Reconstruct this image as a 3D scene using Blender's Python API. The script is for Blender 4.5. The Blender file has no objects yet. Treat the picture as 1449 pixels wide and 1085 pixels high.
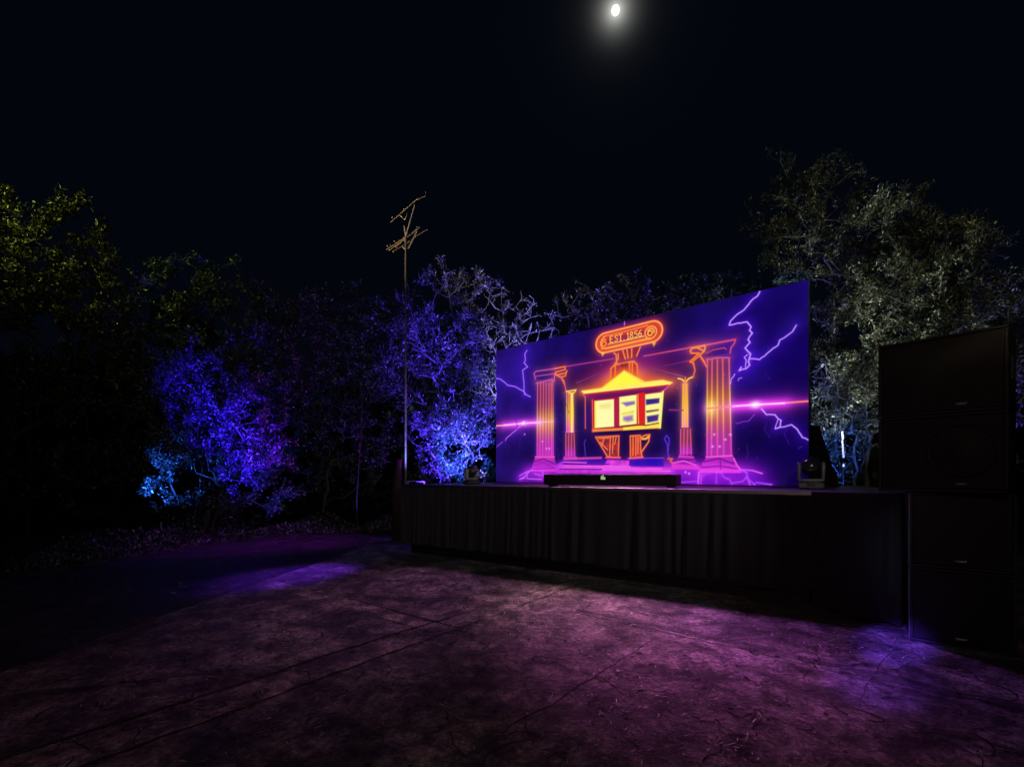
import bpy, bmesh, math, random
import numpy as np
from mathutils import Vector, Matrix

R = math.radians
random.seed(7)
rng = np.random.default_rng(7)
scene = bpy.context.scene
COL = scene.collection

# ------------------------------------------------------------------ camera
EYE = 1.55
F = 660.0                       # focal length in pixels of a 1449 px wide picture
HX, HY = 724.5, 671.0           # principal column, horizon row
cam_d = bpy.data.cameras.new("camera")
cam = bpy.data.objects.new("camera", cam_d)
COL.objects.link(cam)
cam.location = (0, 0, EYE)
cam.rotation_euler = (R(90), 0, 0)
cam_d.sensor_width = 36
cam_d.lens = 36 * F / 1449
cam_d.shift_y = (HY - 542.5) / 1449
cam_d.clip_start = 0.05
cam_d.clip_end = 2000
scene.camera = cam


def at(px, py, Y):
    return Vector(((px - HX) / F * Y, Y, EYE + (HY - py) / F * Y))


# ------------------------------------------------------------------ tagging
def tag(o, label=None, cat=None, group=None, kind=None):
    if label: o["label"] = label
    if cat: o["category"] = cat
    if group: o["group"] = group
    if kind: o["kind"] = kind
    return o


def empty(name, loc, rz=0.0):
    o = bpy.data.objects.new(name, None)
    COL.objects.link(o)
    o.location = loc
    o.rotation_euler = (0, 0, rz)
    o.empty_display_size = 0.2
    return o


def link_mesh(name, me, mat, parent=None, smooth=False):
    if mat: me.materials.append(mat)
    o = bpy.data.objects.new(name, me)
    COL.objects.link(o)
    if parent is not None: o.parent = parent
    if smooth:
        me.polygons.foreach_set("use_smooth", [True] * len(me.polygons))
    return o


def copy_tree(o, parent=None):
    c = o.copy()
    COL.objects.link(c)
    c.parent = parent
    for ch in list(o.children):
        copy_tree(ch, c)
    return c


class MB:
    """collects shapes for one mesh object"""
    def __init__(self):
        self.bm = bmesh.new()

    def box(self, c, s, rot=None, bevel=0.0):
        m = Matrix.Translation(c)
        if rot is not None: m = m @ rot
        m = m @ Matrix.Diagonal((s[0], s[1], s[2], 1))
        g = bmesh.ops.create_cube(self.bm, size=1, matrix=m)
        if bevel > 0:
            ed = list({e for v in g["verts"] for e in v.link_edges})
            bmesh.ops.bevel(self.bm, geom=ed, offset=bevel, segments=2, affect='EDGES', profile=0.5)
        return self

    def tube(self, pts, rad, sides=10, closed=False):
        bm = self.bm
        pts = [Vector(p) for p in pts]
        n = len(pts)
        if not hasattr(rad, "__len__"): rad = [rad] * n
        rings = []
        up = None
        for i, p in enumerate(pts):
            a = pts[i - 1] if (i > 0 or closed) else p
            b = pts[(i + 1) % n] if (i < n - 1 or closed) else p
            d = (b - a).normalized()
            if up is None:
                up = d.orthogonal().normalized()
            s = d.cross(up)
            if s.length < 1e-5: s = d.orthogonal()
            s.normalize()
            up = s.cross(d).normalized()
            rings.append([bm.verts.new(p + (s * math.cos(t) + up * math.sin(t)) * rad[i])
                          for t in [2 * math.pi * k / sides for k in range(sides)]])
        m = n if closed else n - 1
        for i in range(m):
            A, B = rings[i], rings[(i + 1) % n]
            for k in range(sides):
                try:
                    bm.faces.new((A[k], A[(k + 1) % sides], B[(k + 1) % sides], B[k]))
                except ValueError:
                    pass
        if not closed:
            try:
                bm.faces.new(rings[0][::-1]); bm.faces.new(rings[-1])
            except ValueError:
                pass
        return self

    def lathe(self, prof, c=(0, 0, 0), axis=None, seg=28):
        """prof = [(radius, height)]"""
        bm = self.bm
        M = Matrix.Translation(c)
        if axis is not None:
            M = M @ Vector((0, 0, 1)).rotation_difference(Vector(axis).normalized()).to_matrix().to_4x4()
        rings = []
        for r, h in prof:
            if r < 1e-6:
                rings.append([bm.verts.new(M @ Vector((0, 0, h)))])
            else:
                rings.append([bm.verts.new(M @ Vector((r * math.cos(2 * math.pi * k / seg), r * math.sin(2 * math.pi * k / seg), h))) for k in range(seg)])
        for A, B in zip(rings, rings[1:]):
            for k in range(seg):
                a0 = A[k % len(A)]; a1 = A[(k + 1) % len(A)]
                b0 = B[k % len(B)]; b1 = B[(k + 1) % len(B)]
                f = []
                for v in (a0, a1, b1, b0):
                    if v not in f: f.append(v)
                if len(f) > 2:
                    try: bm.faces.new(f)
                    except ValueError: pass
        return self

    def prism(self, poly, z0, z1):
        bm = self.bm
        a = [bm.verts.new((x, y, z0)) for x, y in poly]
        b = [bm.verts.new((x, y, z1)) for x, y in poly]
        n = len(poly)
        bm.faces.new(a[::-1]); bm.faces.new(b)
        for i in range(n):
            bm.faces.new((a[i], a[(i + 1) % n], b[(i + 1) % n], b[i]))
        return self

    def build(self, name, mat, parent=None, smooth=False):
        bmesh.ops.recalc_face_normals(self.bm, faces=self.bm.faces)
        me = bpy.data.meshes.new(name)
        self.bm.to_mesh(me)
        self.bm.free()
        return link_mesh(name, me, mat, parent, smooth)


def np_mesh(name, V, Fq, mat, parent=None, smooth=False):
    me = bpy.data.meshes.new(name)
    V = np.asarray(V, dtype=np.float32)
    Fq = np.asarray(Fq, dtype=np.int32)
    k = Fq.shape[1]
    me.vertices.add(len(V))
    me.vertices.foreach_set("co", V.ravel())
    me.loops.add(Fq.size)
    me.loops.foreach_set("vertex_index", Fq.ravel())
    me.polygons.add(len(Fq))
    me.polygons.foreach_set("loop_start", np.arange(0, Fq.size, k, dtype=np.int32))
    me.polygons.foreach_set("loop_total", np.full(len(Fq), k, dtype=np.int32))
    me.update(calc_edges=True)
    me.validate()
    return link_mesh(name, me, mat, parent, smooth)


# ------------------------------------------------------------------ materials
class NT:
    def __init__(self, name):
        self.m = bpy.data.materials.new(name)
        self.m.use_nodes = True
        self.t = self.m.node_tree
        self.b = self.t.nodes["Principled BSDF"]
        self.out = self.t.nodes["Material Output"]

    def n(self, typ, **kw):
        nd = self.t.nodes.new(typ)
        for k, v in kw.items():
            if k.startswith("i_"):
                nd.inputs[k[2:].replace("_", " ")].default_value = v
            else:
                setattr(nd, k, v)
        return nd

    def l(self, a, b):
        self.t.links.new(a, b)

    def ramp(self, fac, stops):
        r = self.n("ShaderNodeValToRGB")
        el = r.color_ramp.elements
        while len(el) < len(stops): el.new(0.5)
        for e, (p, c) in zip(el, stops):
            e.position = p
            e.color = (c[0], c[1], c[2], 1) if hasattr(c, "__len__") else (c, c, c, 1)
        self.l(fac, r.inputs[0])
        return r.outputs[0]

    def noise(self, scale, detail=4, rough=0.55, vec=None, dist=0.0):
        nd = self.n("ShaderNodeTexNoise")
        nd.inputs["Scale"].default_value = scale
        nd.inputs["Detail"].default_value = detail
        nd.inputs["Roughness"].default_value = rough
        nd.inputs["Distortion"].default_value = dist
        if vec is not None: self.l(vec, nd.inputs["Vector"])
        return nd.outputs[0]

    def mix(self, a, b, fac, typ='MIX'):
        nd = self.n("ShaderNodeMix", data_type='RGBA', blend_type=typ)
        for s, v in ((0, fac), (6, a), (7, b)):
            if hasattr(v, "links") or isinstance(v, bpy.types.NodeSocket): self.l(v, nd.inputs[s])
            elif s == 0: nd.inputs[0].default_value = v
            else: nd.inputs[s].default_value = (v[0], v[1], v[2], 1)
        return nd.outputs[2]

    def bump(self, h, strength=0.3, dist=0.01):
        nd = self.n("ShaderNodeBump")
        nd.inputs["Strength"].default_value = strength
        nd.inputs["Distance"].default_value = dist
        self.l(h, nd.inputs["Height"])
        self.l(nd.outputs[0], self.b.inputs["Normal"])

    def obj_coord(self):
        return self.n("ShaderNodeTexCoord").outputs["Object"]


def plain(name, col, rough=0.6, metal=0.0, var=0.25, scale=30, bump=0.0):
    t = NT(name)
    v = t.obj_coord()
    f = t.noise(scale, 5, 0.6, v)
    c = t.ramp(f, [(0.3, [x * (1 - var) for x in col]), (0.7, [x * (1 + var) for x in col])])
    t.l(c, t.b.inputs["Base Color"])
    t.b.inputs["Roughness"].default_value = rough
    t.b.inputs["Metallic"].default_value = metal
    if bump: t.bump(f, bump, 0.004)
    return t.m


def leaf_mat(name, ca, cb, rough=0.4):
    """each leaf its own tone: most are dark, a few painted pale to sparkle as if lit"""
    t = NT(name)
    g = t.n("ShaderNodeNewGeometry")
    c = t.ramp(g.outputs["Random Per Island"], [(0.0, [x * .3 for x in ca]), (0.5, [x * .8 for x in ca]), (0.78, cb), (0.92, [x * 2.6 for x in cb]), (1.0, [min(.7, x * 5) for x in cb])])  # brightest steps put leaf glints into the colour
    t.l(c, t.b.inputs["Base Color"])
    t.b.inputs["Roughness"].default_value = rough
    return t.m


def bark_mat(name, col):
    t = NT(name)
    v = t.obj_coord()
    f = t.noise(14, 6, 0.65, v, 0.6)
    t.l(t.ramp(f, [(0.3, [x * 0.5 for x in col]), (0.7, [x * 1.3 for x in col])]), t.b.inputs["Base Color"])
    t.b.inputs["Roughness"].default_value = 0.75
    t.bump(f, 0.5, 0.01)
    return t.m


M_black = plain("black_paint", (0.012, 0.012, 0.013), 0.45, bump=0.2, scale=160)
M_cab = plain("textured_black_cabinet_paint", (0.008, 0.008, 0.009), 0.55, bump=0.5, scale=220)
M_metal = plain("dull_aluminium", (0.5, 0.5, 0.52), 0.38, 1.0, 0.15)
M_steel = plain("weathered_steel_pipe", (0.42, 0.38, 0.36), 0.5, 0.6, 0.3, 12)
M_gold = plain("pale_antenna_rod", (0.75, 0.62, 0.36), 0.4, 0.3, 0.15)
M_badge = plain("polished_badge", (0.75, 0.76, 0.78), 0.25, 0.6, 0.1)
M_hub = plain("dark_cone_paper", (0.02, 0.02, 0.022), 0.7)
M_deck = plain("black_stage_plywood", (0.10, 0.098, 0.10), 0.5, var=0.35, scale=9, bump=0.2)
M_grey = plain("grey_yoke_plastic", (0.13, 0.125, 0.12), 0.45, var=0.1)
M_rock = plain("pale_stone", (0.42, 0.40, 0.38), 0.8, var=0.35, scale=12, bump=0.5)
M_cable = plain("black_cable_rubber", (0.03, 0.03, 0.03), 0.5)


def drape_mat():
    t = NT("black_stage_drape")
    v = t.obj_coord()
    f = t.noise(60, 4, 0.6, v)
    t.l(t.ramp(f, [(0.3, (0.011, 0.011, 0.012)), (0.7, (0.022, 0.022, 0.023))]), t.b.inputs["Base Color"])
    t.b.inputs["Roughness"].default_value = 0.8
    if "Sheen Weight" in t.b.inputs: t.b.inputs["Sheen Weight"].default_value = 0.25
    t.bump(t.noise(500, 2, 0.5, v), 0.2, 0.002)
    return t.m


M_drape = drape_mat()


def grille_mat():
    t = NT("perforated_black_grille")
    v = t.obj_coord()
    vo = t.n("ShaderNodeTexVoronoi")
    vo.inputs["Scale"].default_value = 110
    vo.inputs["Randomness"].default_value = 0.0
    t.l(v, vo.inputs["Vector"])
    h = t.ramp(vo.outputs["Distance"], [(0.25, 0.0), (0.38, 1.0)])
    t.l(t.mix((0.002, 0.002, 0.002), (0.007, 0.007, 0.0075), h), t.b.inputs["Base Color"])
    t.b.inputs["Roughness"].default_value = 0.5
    t.b.inputs["Metallic"].default_value = 0.3
    t.bump(h, 0.5, 0.003)
    return t.m


M_grille = grille_mat()


def glass_mat():
    t = NT("dark_lens_glass")
    t.b.inputs["Base Color"].default_value = (0.02, 0.02, 0.025, 1)
    t.b.inputs["Roughness"].default_value = 0.2
    if "Coat Weight" in t.b.inputs: t.b.inputs["Coat Weight"].default_value = 1.0
    return t.m


M_lens = glass_mat()


def concrete_mat(name, base, tint_lo, tint_hi):
    t = NT(name)
    v = t.obj_coord()
    big = t.noise(0.8, 6, 0.62, v, 0.8)
    mid = t.noise(3.2, 6, 0.65, v, 0.3)
    fine = t.noise(38, 5, 0.75, v)
    c = t.ramp(big, [(0.40, [x * tint_lo for x in base]), (0.60, [x * tint_hi for x in base])])
    c2 = t.ramp(mid, [(0.36, 0.12), (0.46, 0.5), (0.53, 1.0), (0.64, 1.5)])
    c = t.mix(c, c2, 0.85, 'MULTIPLY')
    c3 = t.ramp(fine, [(0.32, 0.25), (0.55, 0.9), (0.68, 1.4), (0.76, 3.0)])
    c = t.mix(c, c3, 0.9, 'MULTIPLY')
    c5 = t.ramp(t.noise(13, 6, 0.8, v, .4), [(0.37, 0.25), (0.5, 0.85), (0.63, 1.6)])
    c = t.mix(c, c5, 0.9, 'MULTIPLY')
    # pale aggregate and dark pits
    sp = t.n("ShaderNodeTexVoronoi"); sp.inputs["Scale"].default_value = 26; t.l(v, sp.inputs["Vector"])
    spm = t.ramp(sp.outputs["Distance"], [(0.10, 1.0), (0.17, 0.0)])
    spc = t.ramp(sp.outputs["Color"], [(0.35, 0.02), (0.6, 0.10), (0.85, 0.55)])
    c = t.mix(c, spc, t.mix((0, 0, 0), spm, 0.8))
    # dark stains with their own outline
    st = t.noise(1.7, 6, 0.7, v, 1.2)
    sm = t.ramp(st, [(0.57, 0.0), (0.63, 1.0)])
    c = t.mix(c, [x * 0.22 for x in base], t.mix((0, 0, 0), (0.75, 0.75, 0.75), sm))
    # hairline cracks
    warp = t.n("ShaderNodeVectorMath", operation='MULTIPLY_ADD')
    nz = t.n("ShaderNodeTexNoise"); nz.inputs["Scale"].default_value = 2.2; nz.inputs["Detail"].default_value = 6
    t.l(v, nz.inputs["Vector"])
    t.l(nz.outputs["Color"], warp.inputs[0]); warp.inputs[1].default_value = (0.55, 0.55, 0.0)
    t.l(v, warp.inputs[2])
    vo = t.n("ShaderNodeTexVoronoi", feature='DISTANCE_TO_EDGE')
    vo.inputs["Scale"].default_value = 0.75
    t.l(warp.outputs[0], vo.inputs["Vector"])
    ck = t.ramp(vo.outputs["Distance"], [(0.0, 0.9), (0.003, 0.6), (0.008, 0.0)])
    msk = t.ramp(t.noise(0.8, 3, 0.5, v), [(0.52, 0.0), (0.66, 0.55)])
    ckm = t.mix((0, 0, 0), ck, msk)
    c = t.mix(c, [x * 0.12 for x in base], ckm)
    t.l(c, t.b.inputs["Base Color"])
    rr = t.ramp(mid, [(0.35, 0.36), (0.65, 0.7)])
    t.l(rr, t.b.inputs["Roughness"])
    hm = t.n("ShaderNodeMath", operation='MULTIPLY_ADD')
    t.l(fine, hm.inputs[0]); hm.inputs[1].default_value = 0.8
    t.l(mid, hm.inputs[2])
    grit = t.noise(16, 6, 0.75, v)
    hg = t.n("ShaderNodeMath", operation='MULTIPLY_ADD')
    t.l(grit, hg.inputs[0]); hg.inputs[1].default_value = 1.2; t.l(hm.outputs[0], hg.inputs[2]); hm = hg
    hs = t.n("ShaderNodeMath", operation='SUBTRACT')
    t.l(hm.outputs[0], hs.inputs[0]); t.l(ckm, hs.inputs[1])
    t.bump(hs.outputs[0], 1.0, 0.035)
    return t.m


M_conc = concrete_mat("worn_concrete", (0.44, 0.385, 0.34), 0.38, 1.35)
M_seam = concrete_mat("paler_concrete_strip", (0.56, 0.49, 0.42), 0.5, 1.3)
M_asph = concrete_mat("old_asphalt", (0.10, 0.096, 0.094), 0.6, 1.2)
M_dirt = concrete_mat("bare_dirt", (0.10, 0.08, 0.06), 0.6, 1.2)
M_joint = plain("dirt_filled_joint", (0.028, 0.025, 0.023), 0.9, var=0.5, scale=25)
M_patch = concrete_mat("patched_concrete_strip", (0.72, 0.62, 0.50), 0.75, 1.2)

# ------------------------------------------------------------------ ground
def sheet(name, poly, z, mat):
    bm = bmesh.new()
    bm.faces.new([bm.verts.new((x, y, z)) for x, y in poly])
    me = bpy.data.meshes.new(name)
    bm.to_mesh(me); bm.free()
    o = link_mesh(name, me, mat)
    tag(o, kind="structure")
    return o


sheet("ground", [(-400, -60), (400, -60), (400, 700), (-400, 700)], 0.0, M_dirt)
edge = [(-4.15, -12), (-4.05, 2.0), (-3.98, 3.63), (-3.94, 4.21), (-3.80, 5.25), (-3.70, 6.05), (-3.55, 7.2), (-3.3, 8.6), (-3.2, 10.0), (-3.4, 11.4)]
kerb = [(-7.6, -12), (-7.5, 4.0), (-7.4, 6.73), (-7.16, 8.3), (-6.8, 9.4), (-6.5, 10.5), (-6.0, 11.4), (-5.2, 12.0)]
sheet("road", kerb + [(-4.2, 12.1), (-3.2, 11.6)] + edge[::-1], 0.004, M_asph)
sheet("pavement", edge + [(-2.2, 12.0), (0.5, 13.0), (6, 12.4), (12, 9), (12, -12)], 0.008, M_conc)
# low worn kerb along the far side of the drive
kb = MB()
kp = [Vector((x, y, 0.02)) for x, y in kerb]
kb.tube(kp, 0.035, 6)
tag(kb.build("kerb", M_asph), kind="structure")


def joint(pts, w, name="pavement_joint", mat=None, z=0.012, wob=0.012, seed=0, brk=0.0):
    """a dirt-filled joint or crack lying in the slab"""
    rs = random.Random(seed)
    P = []
    for a, b in zip(pts, pts[1:]):
        a, b = Vector(a), Vector(b)
        n = max(2, int((b - a).length / 0.12))
        for k in range(n):
            P.append(a.lerp(b, k / n))
    P.append(Vector(pts[-1]))
    V, Fc = [], []
    for i, p in enumerate(P):
        d = (P[min(i + 1, len(P) - 1)] - P[max(i - 1, 0)]).normalized()
        s = Vector((-d.y, d.x))
        o = s * rs.uniform(-wob, wob)
        ww = w * rs.uniform(0.45, 1.35) * 0.5 * min(1.2, max(0.12, .7 + 1.0 * math.sin(i * .19 + seed) * math.sin(i * .07 + 2.3 * seed) + .5 * brk))
        V += [(*(p + o + s * ww), z), (*(p + o - s * ww), z)]
        if i: Fc.append((2 * i - 2, 2 * i - 1, 2 * i + 1, 2 * i))
    o = np_mesh(name, V, Fc, mat or M_joint)
    tag(o, kind="structure")


A = [(-2.9, 1.65), (-1.456, 3.50), (-0.2, 5.1), (1.11, 6.77)]
B = [(-3.9, 1.2), (-2.77, 2.53), (-2.02, 3.39), (-1.63, 3.92), (0.10, 5.91), (0.9, 6.85)]
sheet("pavement_strip", [(-2.77, 2.50), (-2.0, 3.36), (-1.6, 3.88), (0.12, 5.88), (0.88, 6.8), (1.1, 6.75), (-0.22, 5.08), (-1.47, 3.48), (-2.6, 2.05)], 0.0115, M_seam)
sheet("pavement_strip", [(-3.43, 6.77), (-1.93, 5.72), (-0.60, 4.70), (-0.75, 4.52), (-1.95, 5.42), (-3.5, 6.5)], 0.0100, M_patch)
joint(A, 0.015, z=0.0145, seed=1, brk=1)
joint(B, 0.022, z=0.0145, seed=2, brk=1)
joint([(-3.43, 6.77), (-1.93, 5.72), (-0.45, 4.60)], 0.022, z=0.0145, seed=3)
joint([(-1.95, 5.45), (-0.75, 4.5)], 0.014, z=0.0145, seed=4)
joint([(-0.55, 4.6), (-0.40, 4.5), (-0.30, 4.25), (-0.18, 4.03), (-0.05, 3.85), (0.02, 3.6), (-0.05, 3.45)], 0.011, seed=5, wob=0.04)
joint([(0.516, 5.36), (1.54, 4.51), (2.12, 4.04), (2.58, 3.56), (3.3, 2.9)], 0.012, seed=6, wob=0.02)
M_darker = concrete_mat("darker_concrete", (0.17, 0.15, 0.13), 0.5, 1.3)
joint([(0.75, 5.32), (1.6, 4.62), (2.2, 4.15), (2.7, 3.65), (3.5, 2.95)], 0.13, "pavement_dark_band", M_darker, 0.0105, 0.03, 21, 1)  # broad band of darker concrete along the joint
joint([(-3.9, 2.9), (-3.2, 3.3), (-2.2, 3.6), (-1.7, 3.4)], 0.30, "pavement_dark_band", M_darker, 0.0105, 0.09, 22, .4)
joint([(.25, 2.55), (.33, 2.68), (.43, 2.72)], 0.16, "pavement_dark_band", M_darker, 0.0105, 0.03, 23, 1)
joint([(1.45, 5.35), (1.75, 5.2), (2.0, 5.3)], 0.09, "pavement_dark_band", M_darker, 0.0105, 0.06, 24, 1)
joint([(2.35, 5.5), (2.09, 5.17), (1.5, 4.55), (0.34, 3.23), (-0.4, 2.4)], 0.009, seed=7, wob=0.02)
joint([(3.65, 4.4), (3.51, 4.25), (2.68, 3.48), (2.01, 2.80), (1.2, 2.0)], 0.010, seed=8, wob=0.02)
joint([(1.9, 5.3), (2.6, 4.95), (3.2, 4.75), (3.55, 4.45)], 0.012, seed=9, wob=0.05)
joint([(-3.98, 3.63), (-3.80, 5.25), (-3.70, 6.05), (-3.55, 7.2), (-3.3, 8.6)], 0.016, seed=10)
joint([(-0.18, 4.03), (0.2, 4.0), (0.5, 3.7), (0.8, 3.3)], 0.01, seed=11, wob=0.05)
joint([(-1.2, 7.3), (-0.4, 6.7), (0.4, 6.1)], 0.012, seed=12, wob=0.02)

# small irregular cracks and chipped pits all over the slab
def cracks(n, seed):
    rs = random.Random(seed)
    V, Fc = [], []
    for _ in range(n):
        x, y = rs.uniform(-3.7, 4.2), 2.1 + 5.2 * rs.random() ** 1.2
        a = rs.uniform(0, 6.28); L = rs.choice((8, 12, 20, 34)); w = rs.uniform(.002, .0065); turn = 0
        last = None
        for k in range(L):
            turn = turn * .5 + rs.gauss(0, .38); a += turn
            st = rs.uniform(.012, .035)
            x += math.cos(a) * st; y += math.sin(a) * st
            ww = w * math.sin(math.pi * (k + .6) / (L + .2)) * rs.uniform(.5, 1.5)
            i = len(V)
            V += [(x - math.sin(a) * ww, y + math.cos(a) * ww, .0128), (x + math.sin(a) * ww, y - math.cos(a) * ww, .0128)]
            if last is not None: Fc.append((last, last + 1, i + 1, i))
            last = i
    o = np_mesh("pavement_crack", V, Fc, M_joint); tag(o, kind="structure")
    bm = bmesh.new()
    for _ in range(int(n * 1.1)):
        x, y = rs.uniform(-3.7, 4.2), 2.1 + 5.2 * rs.random() ** 1.2
        r = rs.uniform(.005, .022) * (1.6 if rs.random() < .04 else 1); m = 9; e = rs.uniform(.5, 1.8); q = rs.uniform(0, 3.14)
        vs = []
        for k in range(m):
            t_ = 2 * math.pi * k / m; rr = r * rs.uniform(.55, 1.3)
            u, v = rr * math.cos(t_) * e, rr * math.sin(t_)
            vs.append(bm.verts.new((x + u * math.cos(q) - v * math.sin(q), y + u * math.sin(q) + v * math.cos(q), .0132)))
        bm.faces.new(vs)
    me = bpy.data.meshes.new("pavement_pit"); bm.to_mesh(me); bm.free()
    tag(link_mesh("pavement_pit", me, M_joint), kind="structure")


cracks(300, 31)

# leaf litter and needles lying on the slab
def litter(name, n, region, lo, hi, wid, mat, lab, z=0.016):
    x = rng.uniform(region[0], region[1], n)
    y = region[2] + (region[3] - region[2]) * rng.random(n) ** 1.3
    # clumped
    k = np.sin(x * 2.1 + 1.3 * np.sin(y * 1.7)) + np.sin(y * 2.9 + x)
    keep = rng.random(n) < np.clip(0.45 + 0.35 * k, 0.08, 1)
    x, y = x[keep], y[keep]
    n = len(x)
    a = rng.uniform(0, 2 * np.pi, n)
    L = rng.uniform(lo, hi, n)
    w = L * wid * rng.uniform(0.6, 1.4, n)
    z0 = np.full(n, z); lift = rng.uniform(0, 0.25, n) * L
    d = np.stack([np.cos(a), np.sin(a)], 1); s = np.stack([-np.sin(a), np.cos(a)], 1)
    p = np.stack([x, y], 1)
    bend = s * (rng.uniform(-0.35, 0.35, n) * L)[:, None]
    def mk(q, zz): return np.concatenate([q, zz[:, None]], 1)
    V = np.stack([mk(p - d * L[:, None] / 2, z0), mk(p + s * w[:, None] / 2 + bend * .5, z0 + lift * 0.6),
                  mk(p + d * L[:, None] / 2 + bend, z0 + lift), mk(p - s * w[:, None] / 2 + bend * .5, z0 + lift * .6)], 1).reshape(-1, 3)
    Fq = np.arange(4 * n).reshape(-1, 4)
    o = np_mesh(name, V, Fq, mat)
    tag(o, lab, "litter", kind="stuff")


M_straw = leaf_mat("dry_straw", (0.20, 0.16, 0.11), (0.40, 0.35, 0.27), 0.5)
M_dry = leaf_mat("dry_leaf", (0.05, 0.035, 0.02), (0.30, 0.23, 0.15), 0.5)
litter("needle_litter", 17000, (-4.2, 4.5, 2.0, 7.0), 0.018, 0.065, 0.10, M_straw, "thin pale dry needles scattered over the cracked concrete")
litter("leaf_litter", 1500, (-4.2, 4.5, 2.0, 7.5), 0.012, 0.035, 0.5, M_dry, "small curled brown leaves scattered over the cracked concrete")
litter("leaf_litter", 2500, (-11, -2.5, 6.0, 12.5), 0.03, 0.09, 0.45, M_dry, "loose dead leaves on the dirt under the trees at far left", z=0.02)

# ------------------------------------------------------------------ stage
U = Vector((0.828, -0.561, 0)).normalized()      # along the front, towards the speakers
N = Vector((-U.y * -1, U.x, 0))                  # placeholder, fixed below
N = Vector((0.561, 0.828, 0)).normalized()       # into the stage
SR = Vector((3.514, 5.47, 0))                    # front corner by the speakers
TOPZ = 1.35
rz_stage = math.atan2(U.y, U.x)
LEN_L, LEN_R, DEP = 6.91, 1.25, 3.5
stage = empty("stage", SR, rz_stage)             # local x along the front, local y into the stage
tag(stage, "low black outdoor stage with pleated skirt under the bright screen", "stage")
MB().box(((LEN_R - LEN_L) / 2, DEP / 2, TOPZ - 0.05), (LEN_L + LEN_R, DEP, 0.1), bevel=0.006).build("deck", M_deck, stage)
MB().box((-LEN_L / 2, -0.016, TOPZ - 0.022), (LEN_L, 0.03, 0.05), bevel=0.004).build("edge_trim", M_metal, stage)
for lx in (-6.8, -5.2, -3.6, -2.0, -0.3, 1.1):
    for ly in (0.25, 3.3):
        MB().tube([(lx, ly, 0.0), (lx, ly, TOPZ - 0.1)], 0.03, 10).tube([(lx, ly, 0.0), (lx, ly, 0.02)], 0.07, 10).build("leg", M_black, stage)


def pleats(x0, x1, ztop, zbot, amp, seed, y=-0.035):
    rs = random.Random(seed)
    nx = int((x1 - x0) / 0.014); nz = 12
    ph, xs = 0.0, []
    prof = []
    for i in range(nx + 1):
        x = x0 + (x1 - x0) * i / nx
        ph += (0.014 / 0.125) * 2 * math.pi * (.8 + .45 * math.sin(x * 1.9) * math.sin(x * .83 + 1)) * rs.uniform(0.8, 1.2)
        prof.append((x, ph))
    V, Fq = [], []
    for j in range(nz + 1):
        t = j / nz
        z = ztop + (zbot - ztop) * t
        for i, (x, p) in enumerate(prof):
            g = 0.35 + 0.65 * t
            d = amp * g * ((.55 + .45 * math.sin(.31 * p + .9)) * math.sin(p) + 0.35 * math.sin(0.47 * p + 1.0 + .6 * t)) - 0.02 * t
            V.append((x + 0.02 * t * math.sin(0.43 * p), y + d - amp, z + 0.012 * t * math.sin(0.21 * p)))
    w = nx + 1
    for j in range(nz):
        for i in range(nx):
            Fq.append((j * w + i, j * w + i + 1, (j + 1) * w + i + 1, (j + 1) * w + i))
    return V, Fq


V, Fq = pleats(-LEN_L, 0.02, TOPZ - 0.055, 0.21, 0.040, 5)
sk = np_mesh("skirt", V, Fq, M_drape, stage, True)
MB().box((-LEN_L / 2 + .1, 0.06, 0.13), (LEN_L - 0.25, 0.03, 0.26)).build("shade_panel", M_black, stage)  # panel added to keep the gap under the skirt dark
hem = MB().box((-LEN_L / 2, -0.135, 0.205), (LEN_L - 0.05, 0.012, 0.02), bevel=0.003).build("hem_bar", M_black, stage)
# drape masking the gap between the stage and the speakers
p0, p1 = Vector((3.50, 5.43, 0)), Vector((3.915, 4.69, 0))
dv = (p1 - p0)
gap = empty("masking_drape", p0, math.atan2(dv.y, dv.x))
tag(gap, "flat black drape filling the gap between stage skirt and speaker stack", "drape")
V, Fq = pleats(0, dv.length, 1.33, 0.03, 0.012, 9, y=0.0)
np_mesh("cloth", V, Fq, M_drape, gap, True)
MB().tube([(0, 0, 1.34), (dv.length, 0, 1.34)], 0.018).tube([(0.02, 0.03, 0), (0.02, 0.03, 1.34)], 0.018).build("pipe_frame", M_black, gap)

# ------------------------------------------------------------------ LED screen
SCR_R = Vector((4.59, 7.2, 0)); SCR_L = Vector((-0.396, 11.36, 0))
sd = SCR_R - SCR_L
SW = sd.length; SH = 3.21; SZ = TOPZ + 0.005
H_tl, H_tr, H_br, H_bl = (701, 502), (1139, 397), (1145, 690), (701, 687)


def homography(src, dst):
    Am, bv = [], []
    for (x, y), (u, v) in zip(src, dst):
        Am.append([x, y, 1, 0, 0, 0, -u * x, -u * y]); bv.append(u)
        Am.append([0, 0, 0, x, y, 1, -v * x, -v * y]); bv.append(v)
    h = np.linalg.solve(np.array(Am, float), np.array(bv, float))
    return np.append(h, 1).reshape(3, 3)


HM = homography([H_bl, H_br, H_tr, H_tl], [(0, 0), (SW, 0), (SW, SH), (0, SH)])


def S(pts):
    p = np.array(pts, float)
    q = np.concatenate([p, np.ones((len(p), 1))], 1) @ HM.T
    return q[:, :2] / q[:, 2:]


NX, NY = 640, 316
gx, gy = np.meshgrid((np.arange(NX) + 0.5) / NX * SW, (np.arange(NY) + 0.5) / NY * SH)
IMG = np.zeros((NY, NX, 3))


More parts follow.
